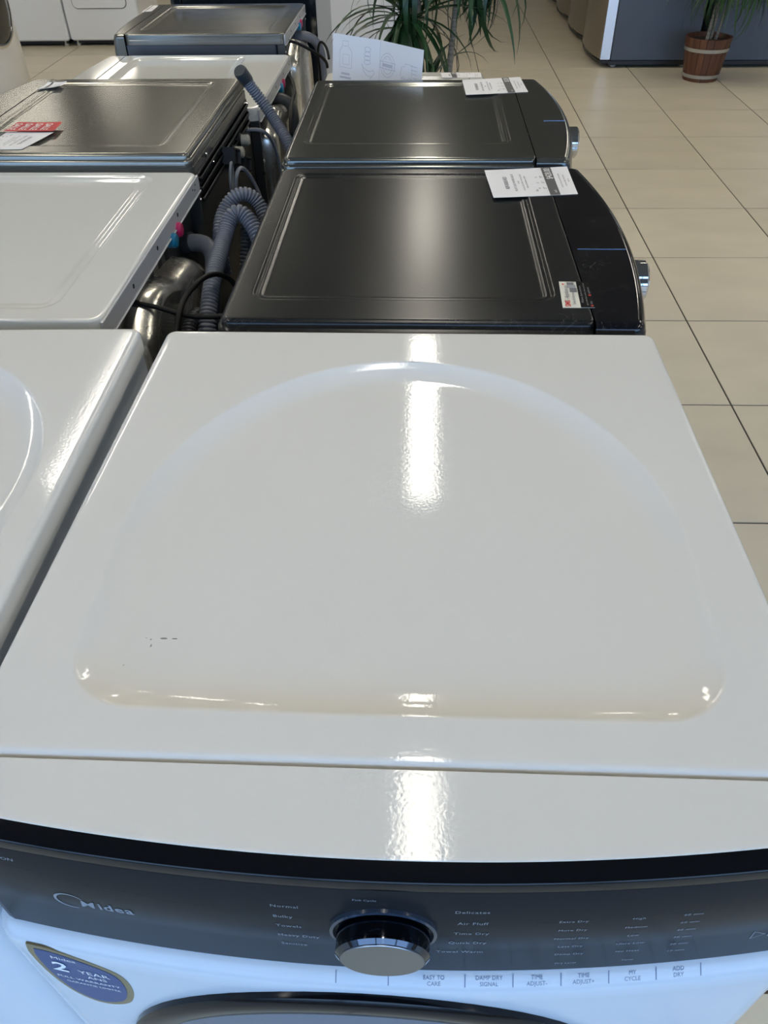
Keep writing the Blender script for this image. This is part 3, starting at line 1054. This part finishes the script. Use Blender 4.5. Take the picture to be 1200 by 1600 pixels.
# ------------------------------------------------------------------ far white machines (top loader and dryers)
def far_machine(label, loc, rz, door):
    W, D, H = .686, .66, .93
    t = thing('clothes_dryer' if door else 'washing_machine', label, 'dryer' if door else 'washer', loc, rz)
    obj('cabinet', MB().box(-W / 2 + .002, W / 2 - .002, -D, 0, .045, H, .012), M['white_front'], t)
    obj('toe_panel', MB().box(-W / 2 + .02, W / 2 - .02, -D + .03, -.02, .02, .0445), M['matte_black'], t)
    obj('top_panel', MB().box(-W / 2, W / 2, -D - .004, 0, H + .0005, H + .03, .008), M['white2'], t)
    cs = MB()
    prof = [(-.005, H + .031), (-.16, H + .031), (-.12, H + .15), (-.06, H + .19), (-.005, H + .19)]
    cs.loft([[(x, y, z) for y, z in prof] for x in (-W / 2 + .01, W / 2 - .01)], cap=True)
    obj('control_console', cs, M['white_front'], t)
    for x in (-.2, 0, .2):
        obj('knob', MB().disc((x, -.142, H + .095), (0, -1, .35), .026, .025, 20, .004), M['white2'], t)
    if door:
        g = MB()
        P, N = rr_loop(-.245, .245, .30, .80, .045)
        rg = []
        for o_, y in ((.0, -D + .001), (.0, -D - .010), (-.004, -D - .013), (-.03, -D - .014)):
            rg.append([(p[0] + n[0] * o_, y, p[1] + n[1] * o_) for p, n in zip(P, N)])
        g.loft(rg, cap=True)
        dd = obj('door', g, M['white_front'], t)
        s = MB()
        rg = []
        for o_, y in ((.006, -D - .0002), (.006, -D - .0032), (.0008, -D - .0035), (.0008, -D - .0002)):
            rg.append([(p[0] + n[0] * o_, y, p[1] + n[1] * o_) for p, n in zip(P, N)])
        s.loft(rg)
        obj('door_seal', s, M['ink_dark'], dd)
    else:
        obj('lid', MB().box(-.27, .27, -D + .03, -.19, H + .031, H + .042, .006), M['white2'], t)
    for sx in (-1, 1):
        for yy in (-.06, -D + .05):
            obj('foot', MB().disc((sx * (W / 2 - .05), yy, 0), (0, 0, 1), .022, .0445, 14, .004), M['beige_cap'], t)
    return t
far_machine('white top loading washer with plain front by the back wall', (-3.615, 7.80, 0), 0, False)
far_machine('white dryer with square door on the back floor, right of a plain one', (-2.92, 7.82, 0), 0, True)
far_machine('white dryer standing behind the potted palm and flyer', (-.412, 5.18, 0), 0, True)

# ------------------------------------------------------------------ refrigerators
def fridge(label, loc, rz, group=None):
    W, D, H = .90, .76, 1.76
    t = thing('refrigerator', label, 'refrigerator', loc, rz, group)
    obj('cabinet', MB().box(-W / 2, W / 2, -D + .085, 0, .055, H, .006), M['fridge_side'], t)
    obj('toe_grille', MB().box(-W / 2 + .004, W / 2 - .004, -D + .07, -.02, .022, .0545, .003), M['grille'], t)
    path = bow_path(W - .006, -D + .08, -D + .0, -D - .052, .012, 24)
    sk = bow_rows(path, [(-.02, 0, .03), (-.006, 0, .035), (-.006, 0, .052)])
    obj('toe_skirt', sk, M['grille'], t)
    def door(nm, x0, x1, z0, z1):
        k = (.052) / ((W - .006) / 2) ** 2
        mb = MB()
        xs = [x0 + (x1 - x0) * i / 16 for i in range(17)]
        def ring(i, z):
            f = [(min(max(x, x0 + i), x1 - i), -D - .052 + k * x * x + i, z) for x in xs]
            b = [(x1 - i * .0, -D + .0802, z), (x0 + i * .0, -D + .0802, z)]
            return f + b
        mb.loft([ring(.006, z0), ring(0, z0 + .006), ring(0, z1 - .006), ring(.006, z1)], cap=True)
        dd = obj(nm, mb, M['stainless'], t)
        for s, xx in ((-1, x0), (1, x1)):
            if abs(xx) > .4:
                yy = -D - .052 + k * xx * xx
                obj('door_edge', MB().box(xx - (.0015 if s < 0 else 0), xx + (.0015 if s > 0 else 0), yy + .004, -D + .079, z0 + .003, z1 - .003), M['door_edge'], dd)
        return dd
    hw = (W - .006) / 2
    d1 = door('freezer_drawer', -hw, hw, .06, .66)
    d2 = door('door', -hw, -.002, .666, H)
    d3 = door('door', .002, hw, .666, H)
    hb = MB().tube([(-.36, -D - .05, .60), (-.36, -D - .098, .60), (0, -D - .108, .60), (.36, -D - .098, .60), (.36, -D - .05, .60)], .011, 10)
    obj('handle', hb, M['chrome'], d1)
    for s, dd in ((-1, d2), (1, d3)):
        hb = MB().tube([(s * .045, -D - .045, .78), (s * .045, -D - .10, .80), (s * .045, -D - .10, 1.5), (s * .045, -D - .045, 1.52)], .011, 10)
        obj('handle', hb, M['chrome'], dd)
    for sx in (-1, 1):
        for yy in (-.08, -D + .12):
            obj('roller', MB().disc((sx * (W / 2 - .05) - .015, yy, .0285), (1, 0, 0), .028, .03, 16, .003), M['beige_cap'], t)
    return t
fx = 1.448 + .76
f0 = fridge('refrigerator with blue grey side panel and curved steel doors, nearest on the right', (fx, 6.645, 0), -PI / 2)
for i, lab in enumerate(('second steel refrigerator from the near end of the far right row', 'third steel refrigerator from the near end of the far right row', 'fourth steel refrigerator along the far right row')):
    dup(f0, (fx, 6.645 + .925 * (i + 1), 0), -PI / 2, lab)
dup(f0, (2.285, 6.63, 0), PI / 2, 'refrigerator seen as a blue grey side panel to the right of the barrel plant')

# ------------------------------------------------------------------ plants
def leaf_mesh(L, w, rise, curl, seg=9):
    """strap leaf that starts upward and arches over; local +x outward"""
    vs, fs = [], []
    x = z = 0.0
    a = rise
    for i in range(seg + 1):
        t = i / seg
        hw = w / 2 * (0.45 + 2.0 * t if t < .28 else 1.0 - ((t - .28) / .72) ** 1.7) if i < seg else .0004
        vs += [(x, -hw, z + hw * .35), (x, 0, z), (x, hw, z + hw * .35)]
        x += L / seg * math.cos(a)
        z += L / seg * math.sin(a)
        a -= curl / seg * (0.5 + 1.0 * t)
    for i in range(seg):
        for k in range(2):
            fs.append((i * 3 + k, (i + 1) * 3 + k, (i + 1) * 3 + k + 1, i * 3 + k + 1))
    return vs, fs

def plant(label, loc, pot_r, pot_h, trunks, crowns, seed, leafm, barrel=True):
    rnd = random.Random(seed)
    t = thing('potted_palm', label, 'plant', loc)
    pot = thing_part('pot', t)
    rt, rb = pot_r
    ns = 20
    for i in range(ns):
        a0, a1 = 2 * PI * (i + .03) / ns, 2 * PI * (i + .97) / ns
        mb = MB()
        rings = []
        bulge = .004 * rnd.random()
        for z, f in ((0, 0), (pot_h * .5, .5), (pot_h, 1)):
            r = rb + (rt - rb) * f
            rings.append([((r + bulge) * math.cos(a0), (r + bulge) * math.sin(a0), z), ((r + bulge) * math.cos(a1), (r + bulge) * math.sin(a1), z),
                          ((r - .014) * math.cos(a1), (r - .014) * math.sin(a1), z), ((r - .014) * math.cos(a0), (r - .014) * math.sin(a0), z)])
        mb.loft(rings, cap=True)
        obj('stave', mb, M['wood'], pot)
    for zf in (.13, .74):
        mb = MB()
        rings = []
        for dz, o_ in ((-.012, .005), (-.012, .0075), (.012, .0085), (.012, .005)):
            z = pot_h * zf + dz
            r = rb + (rt - rb) * z / pot_h + o_
            rings.append([(r * math.cos(2 * PI * k / 40), r * math.sin(2 * PI * k / 40), z) for k in range(40)])
        rings.append(rings[0])
        mb.loft(rings, smooth=True)
        obj('hoop', mb, M['hoop'], pot)
    zs = pot_h - .03
    rs = rb + (rt - rb) * zs / pot_h - .0145
    mb = MB()
    mb.loft([[(r * math.cos(2 * PI * k / 32), r * math.sin(2 * PI * k / 32), z) for k in range(32)] for r, z in ((rb - .016, .02), (rs, zs), (rs * .6, zs + .006), (rs * .15, zs + .01))], cap=True, smooth=True)
    obj('soil', mb, M['soil'], pot)
    for pts, r in trunks:
        p = spline(pts, .03)
        mb = MB().tube(p, r, 10, radii=[r * (1.0 + .05 * ((i % 2) * 2 - 1)) * (1 - .25 * i / len(p)) for i in range(len(p))])
        obj('trunk', mb, M['bark'], t)
    protos = []
    for (cx, cy, cz), n, L, wd, lo, hi, sector in crowns:
        for i in range(n):
            if len(protos) < 14 or rnd.random() < .1:
                LL = L * rnd.uniform(.75, 1.15)
                rise = math.radians(rnd.uniform(lo, hi))
                vs, fs = leaf_mesh(LL, wd * rnd.uniform(.8, 1.15), rise, math.radians(rnd.uniform(55, 150)))
                mb = MB().add(vs, fs, True)
                o = obj('leaf', mb, leafm, t)
                protos.append(o)
            else:
                o = rnd.choice(protos).copy()
                C.objects.link(o)
            o.parent = t
            o.location = (cx + rnd.uniform(-.012, .012), cy + rnd.uniform(-.012, .012), cz + rnd.uniform(-.05, .03))
            a = rnd.uniform(*sector) if sector else 2.399963 * i + rnd.uniform(-.2, .2)
            o.rotation_euler = (rnd.uniform(-.25, .25), rnd.uniform(-.3, .25), a)
            s = rnd.uniform(.85, 1.12)
            o.scale = (s, s, s)
    return t

plant('barrel potted palm with three pale trunks, standing before the blue grey refrigerators', (2.17, 5.84, 0), (.168, .125), .29,
      [([(-.02, -.02, .24), (.0, -.01, .5), (.05, 0, .80), (.06, .01, 1.0)], .013), ([(.01, .0, .24), (.03, .0, .5), (.06, .02, .72), (.09, .03, .9)], .012),
       ([(.05, .0, .24), (.075, .0, .45), (.12, .01, .66), (.15, .0, .8)], .012)],
      [((.05, .0, .92), 100, .58, .022, -45, 40, (-3.5, .45)), ((.09, .0, .86), 95, .50, .020, -50, 30, (-3.5, .45)), ((.15, .0, .81), 90, .46, .020, -50, 25, (-3.5, .45))], 5, M['leaf'])
plant('leafy potted palm behind the flyer and the graphite washer', (.085, 3.10, 0), (.165, .125), .30,
      [([(-.05, 0, .26), (-.11, -.02, .55), (-.16, -.03, .82)], .017), ([(-.02, .0, .26), (-.08, .0, .7), (-.12, .02, 1.3)], .016), ([(.03, 0, .26), (.06, 0, .75), (.11, .0, 1.36)], .016)],
      [((-.16, -.03, .88), 110, .43, .026, -70, 60, None), ((-.12, .02, 1.16), 46, .5, .028, -40, 40, None), ((.16, .0, 1.16), 84, .43, .032, -60, 30, None),
       ((-.06, -.05, .56), 60, .40, .024, 10, 80, None)], 11, M['leaf_dark'])

# ------------------------------------------------------------------ hoses and cords
def hose(name, label, pts, r, material, corrugated=True, step=.0074, cat='hose', cuff=None, smooth=2, group=None, parent=None):
    p = smooth_path(spline(pts, .01), smooth * 4)
    if corrugated:
        p = spline(p, step / 4)
        rad = [r * (1.0, .96, .75, .96)[i % 4] for i in range(len(p))]
    else:
        rad = [r] * len(p)
    mb = MB().tube(p, r, 14, radii=rad)
    mb.sm = [True] * len(mb.sm)
    o = obj(name, mb, material, parent, auto=75)
    if parent is None:
        tag(o, label, cat, group)
    if cuff:
        a, b = Vector(p[0]), Vector(p[1])
        d = (b - a).normalized()
        c = MB().tube([a - d * .003, a + d * .003, a + d * (cuff - .004), a + d * cuff], r * 1.15, 16, radii=[r * 1.02, r * 1.16, r * 1.12, r * 1.0])
        obj('hose_cuff', c, M['hose_dark'], o)
    return o

hA = [(-.385, .30, .55), (-.385, .305, .70), (-.385, .315, .808), (-.385, .362, .852), (-.385, .419, .879), (-.385, .487, .894), (-.385, .550, .905), (-.380, .589, .925), (-.370, .600, .945),
      (-.358, .604, .948), (-.345, .600, .935), (-.330, .585, .920), (-.315, .562, .900), (-.305, .54, .86), (-.30, .53, .80)]
hose('drain_hose', 'thick grey corrugated drain hose looping up in the gap beside the black washer', hA, .0172, M['hose'])
hB = [(-.304, .66, .80), (-.312, .675, .84), (-.320, .690, .881), (-.332, .712, .905), (-.346, .722, .927), (-.362, .712, .942), (-.382, .704, .942), (-.400, .699, .927), (-.413, .681, .909),
      (-.418, .648, .885), (-.415, .62, .86), (-.41, .61, .80)]
hose('drain_hose', 'second corrugated hose arching behind the thick grey one', hB, .0155, M['hose'])
hB2 = [(-.352, .640, .93), (-.352, .622, .90), (-.352, .600, .87), (-.355, .580, .84), (-.36, .57, .78), (-.37, .56, .70)]
hose('drain_hose', 'dark corrugated hose dropping between the thick grey hose and the black washer', hB2, .0130, M['hose_dark'])
hC = [(-.505, .646, .852), (-.475, .640, .860), (-.455, .632, .864), (-.436, .618, .860), (-.424, .595, .846), (-.424, .54, .80), (-.424, .48, .72), (-.424, .44, .60)]
o = hose('drain_hose', 'smooth grey drain elbow on the back of the white left washer', hC, .0185, M['hose'], corrugated=False)
obj('hose_cuff', MB().tube([(-.503, .647, .852), (-.485, .643, .857), (-.480, .642, .858)], .023, 18), M['hose_dark'], o)
hE = [(-.433, .26, .60), (-.433, .29, .74), (-.433, .345, .790), (-.433, .39, .81), (-.428, .43, .80), (-.42, .46, .74), (-.42, .47, .6)]
hose('drain_hose', 'dark grey corrugated hose low in the gap, left of the thick one', hE, .0155, M['hose_dark'])
hD = [(-.470, 1.305, 1.047), (-.460, 1.327, 1.021), (-.440, 1.332, .987), (-.410, 1.323, .951), (-.380, 1.292, .915), (-.345, 1.235, .885), (-.33, 1.2, .84), (-.325, 1.18, .76), (-.33, 1.17, .6)]
hose('drain_hose', 'blue grey corrugated hose with dark cuff, its free end leaning over the taupe washer', hD, .0160, M['hose'], cuff=.042)
hF = [(-.495, 1.855, .846), (-.47, 1.860, .848), (-.447, 1.862, .844), (-.428, 1.858, .830), (-.42, 1.85, .80), (-.42, 1.84, .7), (-.42, 1.83, .5)]
hose('drain_hose', 'grey drain elbow on the back of the second white washer', hF, .0175, M['hose_dark'], corrugated=False)
hG = [(-.525, 2.735, .867), (-.490, 2.725, .873), (-.462, 2.735, .865), (-.440, 2.755, .846), (-.425, 2.765, .82), (-.42, 2.775, .764), (-.42, 2.775, .68), (-.42, 2.78, .5)]
hose('drain_hose', 'grey drain elbow on the back of the silver grey washer', hG, .0185, M['hose'], corrugated=False)

cA = [(-.490, .252, .912), (-.470, .247, .914), (-.455, .248, .911), (-.430, .253, .900), (-.410, .255, .890), (-.385, .252, .886), (-.355, .256, .884), (-.325, .252, .890), (-.300, .25, .89)]
o = hose('power_cord', 'black power cord crossing the gap to the black washer', cA, .0046, M['cord_black'], corrugated=False, cat='cord')
obj('cord_grip', MB().tube([(-.503, .253, .909), (-.488, .252, .912), (-.484, .251, .912), (-.476, .249, .913)], .011, 12, radii=[.011, .011, .007, .006]), M['matte_black'], o)
cB = [(-.398, .16, .70), (-.398, .165, .86), (-.400, .229, .905), (-.403, .277, .908), (-0.391, 0.306, 0.918), (-0.38, 0.352, 0.916), (-0.362, 0.38, 0.912), (-0.347, 0.389, 0.9), (-0.338, 0.399, 0.88), (-0.334, 0.408, 0.86), (-.33, .37, .80)]
hose('power_cord', 'black cord looping over the thick corrugated hose', cB, .0050, M['cord_black'], corrugated=False, cat='cord')
cW = [(-.489, 1.375, .880), (-.462, 1.360, .889), (-.445, 1.362, .887), (-.430, 1.388, .868), (-.420, 1.430, .822), (-.415, 1.450, .77), (-.41, 1.451, .70), (-.41, 1.45, .5)]
hose('power_cord', 'pale grey cord curving down from the back of the taupe washer', cW, .0052, M['cord_grey'], corrugated=False, cat='cord')
cV = [(-.455, 1.005, .78), (-.453, 1.003, .85), (-.447, 1.000, .885), (-.440, 1.008, .900), (-.435, 1.030, .892), (-.425, 1.052, .866), (-.415, 1.068, .832), (-.405, 1.070, .795), (-.40, 1.07, .70)]
o = hose('power_cord', 'pale cord hooped through a white clip behind the black washer', cV, .0048, M['cord_grey'], corrugated=False, cat='cord')
ringpts = [(-.462 + .004 * math.sin(a), 1.010 + .017 * math.cos(a), .872 + .036 * math.sin(a)) for a in [2 * PI * i / 28 for i in range(29)]]
obj('cord_clip', MB().tube(ringpts, .0035, 8, cap=False), M['cord_grey'], o)
cL3 = [(-.478, 2.105, .862), (-.455, 2.05, .872), (-.435, 1.985, .866), (-.418, 1.90, .862), (-.410, 1.84, .866), (-.408, 1.76, .86), (-.405, 1.69, .85), (-.40, 1.63, .80), (-.40, 1.62, .6)]
hose('power_cord', 'black cord hanging at the back of the second white washer', cL3, .0060, M['cord_black'], corrugated=False, cat='cord')
cL4 = [(-.520, 2.345, .928), (-.490, 2.372, .918), (-.460, 2.370, .911), (-.430, 2.370, .896), (-.400, 2.385, .877), (-.375, 2.410, .855), (-.362, 2.445, .828), (-.360, 2.460, .814), (-.372, 2.462, .806)]
o = hose('power_cord', 'black cord sagging from the back of the silver grey washer', cL4, .0055, M['cord_black'], corrugated=False, cat='cord')
cL5 = [(-.360, 2.500, .832), (-.370, 2.545, .862), (-.390, 2.565, .880), (-.407, 2.600, .868), (-.42, 2.64, .82), (-.42, 2.68, .76), (-.42, 2.69, .6)]
hose('power_cord', 'black cord looping beside the grey elbow at the end of the left row', cL5, .0050, M['cord_black'], corrugated=False, cat='cord')

# ------------------------------------------------------------------ papers
def page(name, label, cat, corners, z, w, h, curl=.003, group=None, mt='paper', nu=8, nv=6):
    """corners: page top-left, top-right, bottom-right, bottom-left seen with its text upright; returns (object, f)"""
    A, B, Cc, D = [Vector((*c, 0)) for c in corners]
    def f(s, t, o=.0004):
        u, v = s / w, 1 - t / h
        p = (A * (1 - u) + B * u) * (1 - v) + (D * (1 - u) + Cc * u) * v
        edge = curl * (abs(2 * u - 1) ** 3 + .6 * abs(2 * v - 1) ** 3) * .5
        return (p.x, p.y, z + edge + o)
    mb = MB()
    n = (nu + 1) * (nv + 1)
    top = [f(w * i / nu, h * j / nv, .0003) for j in range(nv + 1) for i in range(nu + 1)]
    bot = [(x, y, zz - .0003) for x, y, zz in top]
    fs = []
    for j in range(nv):
        for i in range(nu):
            a = j * (nu + 1) + i
            fs.append((a, a + 1, a + nu + 2, a + nu + 1))
            fs.append((n + a, n + a + nu + 1, n + a + nu + 2, n + a + 1))
    for j in range(nv):
        for i, s in ((0, 1), (nu, -1)):
            a, b = j * (nu + 1) + i, (j + 1) * (nu + 1) + i
            fs.append((a, b, n + b, n + a) if s > 0 else (b, a, n + a, n + b))
    for i in range(nu):
        for j, s in ((0, -1), (nv, 1)):
            a, b = j * (nu + 1) + i, j * (nu + 1) + i + 1
            fs.append((a, b, n + b, n + a) if s > 0 else (b, a, n + a, n + b))
    mb.add(top + bot, fs)
    o = obj(name, mb, M[mt])
    tag(o, label, cat, group)
    return o, f

def price_tag(label, corners, z, lines, price, sub, curl=.0012, band=(.205, .325), group=None):
    w, h = .16, .175
    o, f = page('price_tag', label, 'price tag', corners, z, w, h, curl, group)
    g = lambda s, t: f(s, t, .0008)
    g2 = lambda s, t: f(s, t, .0012)
    bd = MB()
    patch(bd, g, 0, w, h * band[0], h * band[1], 10, 2)
    obj('price_band', bd, M['ink_dark'], o)
    tx = MB()
    for body, size, s, tt, al in lines:
        letters(tx, g, body, size, s, tt, al, bold=.01)
    obj('tag_lettering', tx, M['ink'], o)['kind'] = 'stuff'
    pt = MB()
    letters(pt, g2, price, .019, w - .008, h * (band[0] + .02), 'RIGHT', bold=.012)
    letters(pt, g2, sub, .008, .012, h * (band[0] + .03), 'LEFT')
    obj('price_figures', pt, M['ink_white'], o)
    return o

def tag_lines(extra):
    L = [('REFURBISHED', .0115, .08, .135, 'CENTER'), ('FRONT LOAD WASHER, ' + extra, .0070, .08, .120, 'CENTER'), ('Laundry', .0050, .08, .112, 'CENTER'),
         ('one year parts and labour warranty included', .0052, .08, .104, 'CENTER'), ('delivery and installation available', .0052, .08, .096, 'CENTER'),
         ('Size', .0075, .030, .078, 'CENTER'), ('W', .0070, .038, .071, 'LEFT'), ('27"', .0085, .036, .060, 'LEFT'), ('D', .0070, .070, .071, 'LEFT'), ('31"', .0085, .068, .060, 'LEFT'),
         ('H', .0070, .102, .071, 'LEFT'), ('39"', .0085, .100, .060, 'LEFT'), ('regular price', .0052, .112, .0595 - .012, 'LEFT'),
         ('all sales are final, see the store for details', .0048, .08, .024, 'CENTER'), ('prices may change without notice', .0048, .08, .015, 'CENTER'), ('thank you', .0048, .08, .007, 'CENTER')]
    return L
price_tag('white price tag with dark band on the black washer', [(.154, .515), (.145, .669), (.316, .692), (.316, .535)], 1.0, tag_lines('BLACK'), '$428.00', 'each')
price_tag('white price tag with dark band on the graphite washer', [(.129, 1.249), (.124, 1.405), (.286, 1.434), (.293, 1.278)], 1.0, tag_lines('GREY'), '$528', 'each', group=None)
price_tag('white price tag under the red SALE strip', [(-.851, .934), (-.879, .808), (-1.02, .808), (-1.02, .938)], 1.0,
          tag_lines('GREY'), '$528', 'each')
price_tag('narrow price tag lying at the far front corner of the taupe washer', [(-.982, 1.394), (-.988, 1.345), (-1.040, 1.310), (-1.033, 1.388)], 1.0, tag_lines(''), '$498', '', curl=.006)
price_tag('price tag at the front edge of the silver grey washer', [(-1.118, 2.870), (-1.112, 2.735), (-1.150, 2.724), (-1.150, 2.870)], .96, tag_lines(''), '$498', '', curl=.001)
price_tag('white price tag with dark band on the low compact white washer', [(.085, 2.06), (.078, 2.13), (.222, 2.132), (.222, 2.06)], .86, tag_lines(''), '$398', '', curl=.001, band=(.62, .75))

# red SALE strip
o, f = page('sale_strip', 'red strip printed SALE four times, across the corner of the white tag', 'sale strip', [(-.855, 1.003), (-.851, .931), (-.971, .932), (-.965, 1.003)], 1.003, .072, .115, .002, mt='red')
tx = MB()
for j in range(4):
    letters(tx, lambda s, t: f(s, t, .0009), 'SALE', .0235, .036, .0805 - .0255 * j, 'CENTER', bold=.02, space=1.05)
obj('sale_lettering', tx, M['ink_white'], o)

# shop card on the black washer: half cream, half black
o, f = page('shop_card', 'small cream and black shop card stuck near the edge of the black washer', 'card', [(.2275, .0735), (.2325, .1600), (.2780, .1590), (.2745, .0745)], 1.0, .086, .050, .0004, mt='card_cream')
bd = MB()
patch(bd, lambda s, t: f(s, t, .0007), 0, .086, 0, .0215, 6, 2)
obj('card_black_half', bd, M['card_black'], o)
tx = MB()
letters(tx, lambda s, t: f(s, t, .0008), 'SMS', .0120, .003, .037, 'LEFT', bold=.025)
for (cx_, cy_, r_) in ((.0765, .0440, .0022),):
    tx.add([f(cx_ + r_ * math.cos(2 * PI * k / 10), cy_ + r_ * math.sin(2 * PI * k / 10), .0008) for k in range(10)], [tuple(range(10))])
patch(tx, lambda s, t: f(s, t, .0009), .003, .0075, .0015, .0055)
patch(tx, lambda s, t: f(s, t, .0009), .038, .0425, .0015, .0055)
obj('card_red_print', tx, M['red'], o)
tx = MB()
letters(tx, lambda s, t: f(s, t, .0008), 'Appliances', .0098, .029, .0375, 'LEFT', shear=.4)
letters(tx, lambda s, t: f(s, t, .0008), 'Sales & Service', .0065, .010, .0285, 'LEFT')
patch(tx, lambda s, t: f(s, t, .0008), .050, .064, .0225, .0345)
patch(tx, lambda s, t: f(s, t, .0008), .074, .083, .0260, .0375)
obj('card_dark_print', tx, M['ink'], o)
tx = MB()
letters(tx, lambda s, t: f(s, t, .0010), 'Washers, dryers and more', .0052, .043, .0155, 'CENTER')
letters(tx, lambda s, t: f(s, t, .0010), 'open seven days a week, come in and see', .0044, .043, .0092, 'CENTER')
letters(tx, lambda s, t: f(s, t, .0010), 'sales', .0052, .010, .0025, 'LEFT')
letters(tx, lambda s, t: f(s, t, .0010), 'appliances', .0052, .045, .0025, 'LEFT')
patch(tx, lambda s, t: f(s, t, .0008), .064, .0745, .0235, .0375)
obj('card_pale_print', tx, M['ink_white2'] if 'ink_white2' in M else M['ink_faint2'] if 'ink_faint2' in M else M['cord_grey'], o)

# folded flyer standing on the compact white washer
def flyer():
    t = thing('flyer', 'white folded flyer with faint icons standing on the compact white washer', 'flyer', (0, 0, 0))
    x0, y0, x1, y1 = -.276, 1.745, .004, 1.500
    z0, z1 = .8615, 1.052
    def f(u, v, o=0.0):
        bend = .018 * (1 - abs(2 * u - 1))
        nx, ny = (y1 - y0), -(x1 - x0)
        l = math.hypot(nx, ny)
        nx, ny = nx / l, ny / l
        # lean back slightly towards the top
        return (x0 + (x1 - x0) * u + nx * (o - bend - .02 * v), y0 + (y1 - y0) * u + ny * (o - bend - .02 * v), z0 + (z1 - z0) * v)
    # move the origin of the thing to its base
    mb = MB()
    N = 8
    top = [f(i / N, j) for j in (0, 1) for i in range(N + 1)]
    bk = [f(i / N, j, -.0006) for j in (0, 1) for i in range(N + 1)]
    n = N + 1
    fs = [(i, i + 1, n + i + 1, n + i) for i in range(N)]
    fs += [(2 * n + i, 2 * n + n + i, 2 * n + n + i + 1, 2 * n + i + 1) for i in range(N)]
    fs += [(n + i, n + i + 1, 3 * n + i + 1, 3 * n + i) for i in range(N)]
    fs += [(i, 2 * n + i, 2 * n + i + 1, i + 1) for i in range(N)]
    fs += [(0, n, 3 * n, 2 * n), (N, 2 * n + N, 3 * n + N, n + N)]
    mb.add(top + bk, fs)
    obj('sheet', mb, M['paper'], t)
    ic = MB()
    Wm, Hm = .372, .19
    g = lambda s, q: f(s / Wm, (.082 + (q - .06) * .88 if 0 < q < Hm else q) / Hm, .0008)
    w = .0016
    # jug of detergent
    ribbon(ic, g, [(.030, .085), (.030, .135), (.040, .150), (.040, .165), (.062, .165), (.064, .150), (.078, .135), (.078, .085)], w, True)
    ribbon(ic, g, [(.042, .125), (.068, .125), (.068, .095), (.042, .095)], w, True)
    ribbon(ic, g, [(.045, .150), (.060, .150)], w)
    # hand holding coins
    ribbon(ic, g, [(.118, .105), (.128, .092), (.145, .085), (.165, .090), (.168, .082), (.158, .070), (.140, .072), (.126, .084)], w, True)
    ribbon(ic, g, [(.150, .062), (.160, .072)], w)
    for cz in (.112, .124, .136, .150):
        ribbon(ic, g, [(.139 + .012 * math.cos(2 * PI * i / 16), cz + .007 * math.sin(2 * PI * i / 16)) for i in range(16)], w, True)
    # rosette badge with banner
    ribbon(ic, g, [(.222 + (.030 + .0022 * (i % 2)) * math.cos(2 * PI * i / 36), .115 + (.034 + .0024 * (i % 2)) * math.sin(2 * PI * i / 36)) for i in range(36)], w, True)
    ribbon(ic, g, [(.222 + .022 * math.cos(2 * PI * i / 24), .115 + .026 * math.sin(2 * PI * i / 24)) for i in range(24)], w, True)
    ribbon(ic, g, [(.186, .124), (.258, .124), (.253, .114), (.258, .104), (.186, .104), (.191, .114)], w, True)
    patch(ic, g, .200, .244, .109, .119)
    for dx, dz in ((-.008, .016), (.008, .016), (-.008, -.014), (.008, -.014)):
        ribbon(ic, g, [(.222 + dx - .003, .115 + dz), (.222 + dx, .119 + dz), (.222 + dx + .003, .115 + dz)], w)
    # delivery van
    ribbon(ic, g, [(.298, .132), (.330, .132), (.330, .088), (.284, .088), (.281, .102), (.287, .122), (.298, .124)], w, True)
    for cx_ in (.294, .322):
        ribbon(ic, g, [(cx_ + .007 * math.cos(2 * PI * i / 14), .086 + .008 * math.sin(2 * PI * i / 14)) for i in range(14)], w, True)
    for k_ in range(4):
        ribbon(ic, g, [(.322 + .004 * k_, .130 - .011 * k_), (.352, .130 - .011 * k_)], w)
    for a, b_, c_ in ((.054, .066, .034), (.054, .054, .044), (.145, .050, .044), (.145, .039, .036)):
        patch(ic, g, a - c_ / 2, a + c_ / 2, b_ - .003, b_ + .003)
    ribbon(ic, g, [(.186, .0), (.186, .19)], .0010)
    obj('faint_icons', ic, M['ink_faint'], t)['kind'] = 'stuff'
flyer()

# ------------------------------------------------------------------ seams on the fascia tops (drawer joints)
def seam_line(t, H, lx, y0, y1, mt, nm='drawer_seam'):
    mb = MB().box(lx - .0009, lx + .0009, y0, y1, H + .0001, H + .0007)
    obj(nm, mb, M[mt], t)
seam_line(bw, 1.0, -.074, -.643, -.562, 'line_blue')
seam_line(gw, 1.0, -.062, -.645, -.595, 'line_blue')
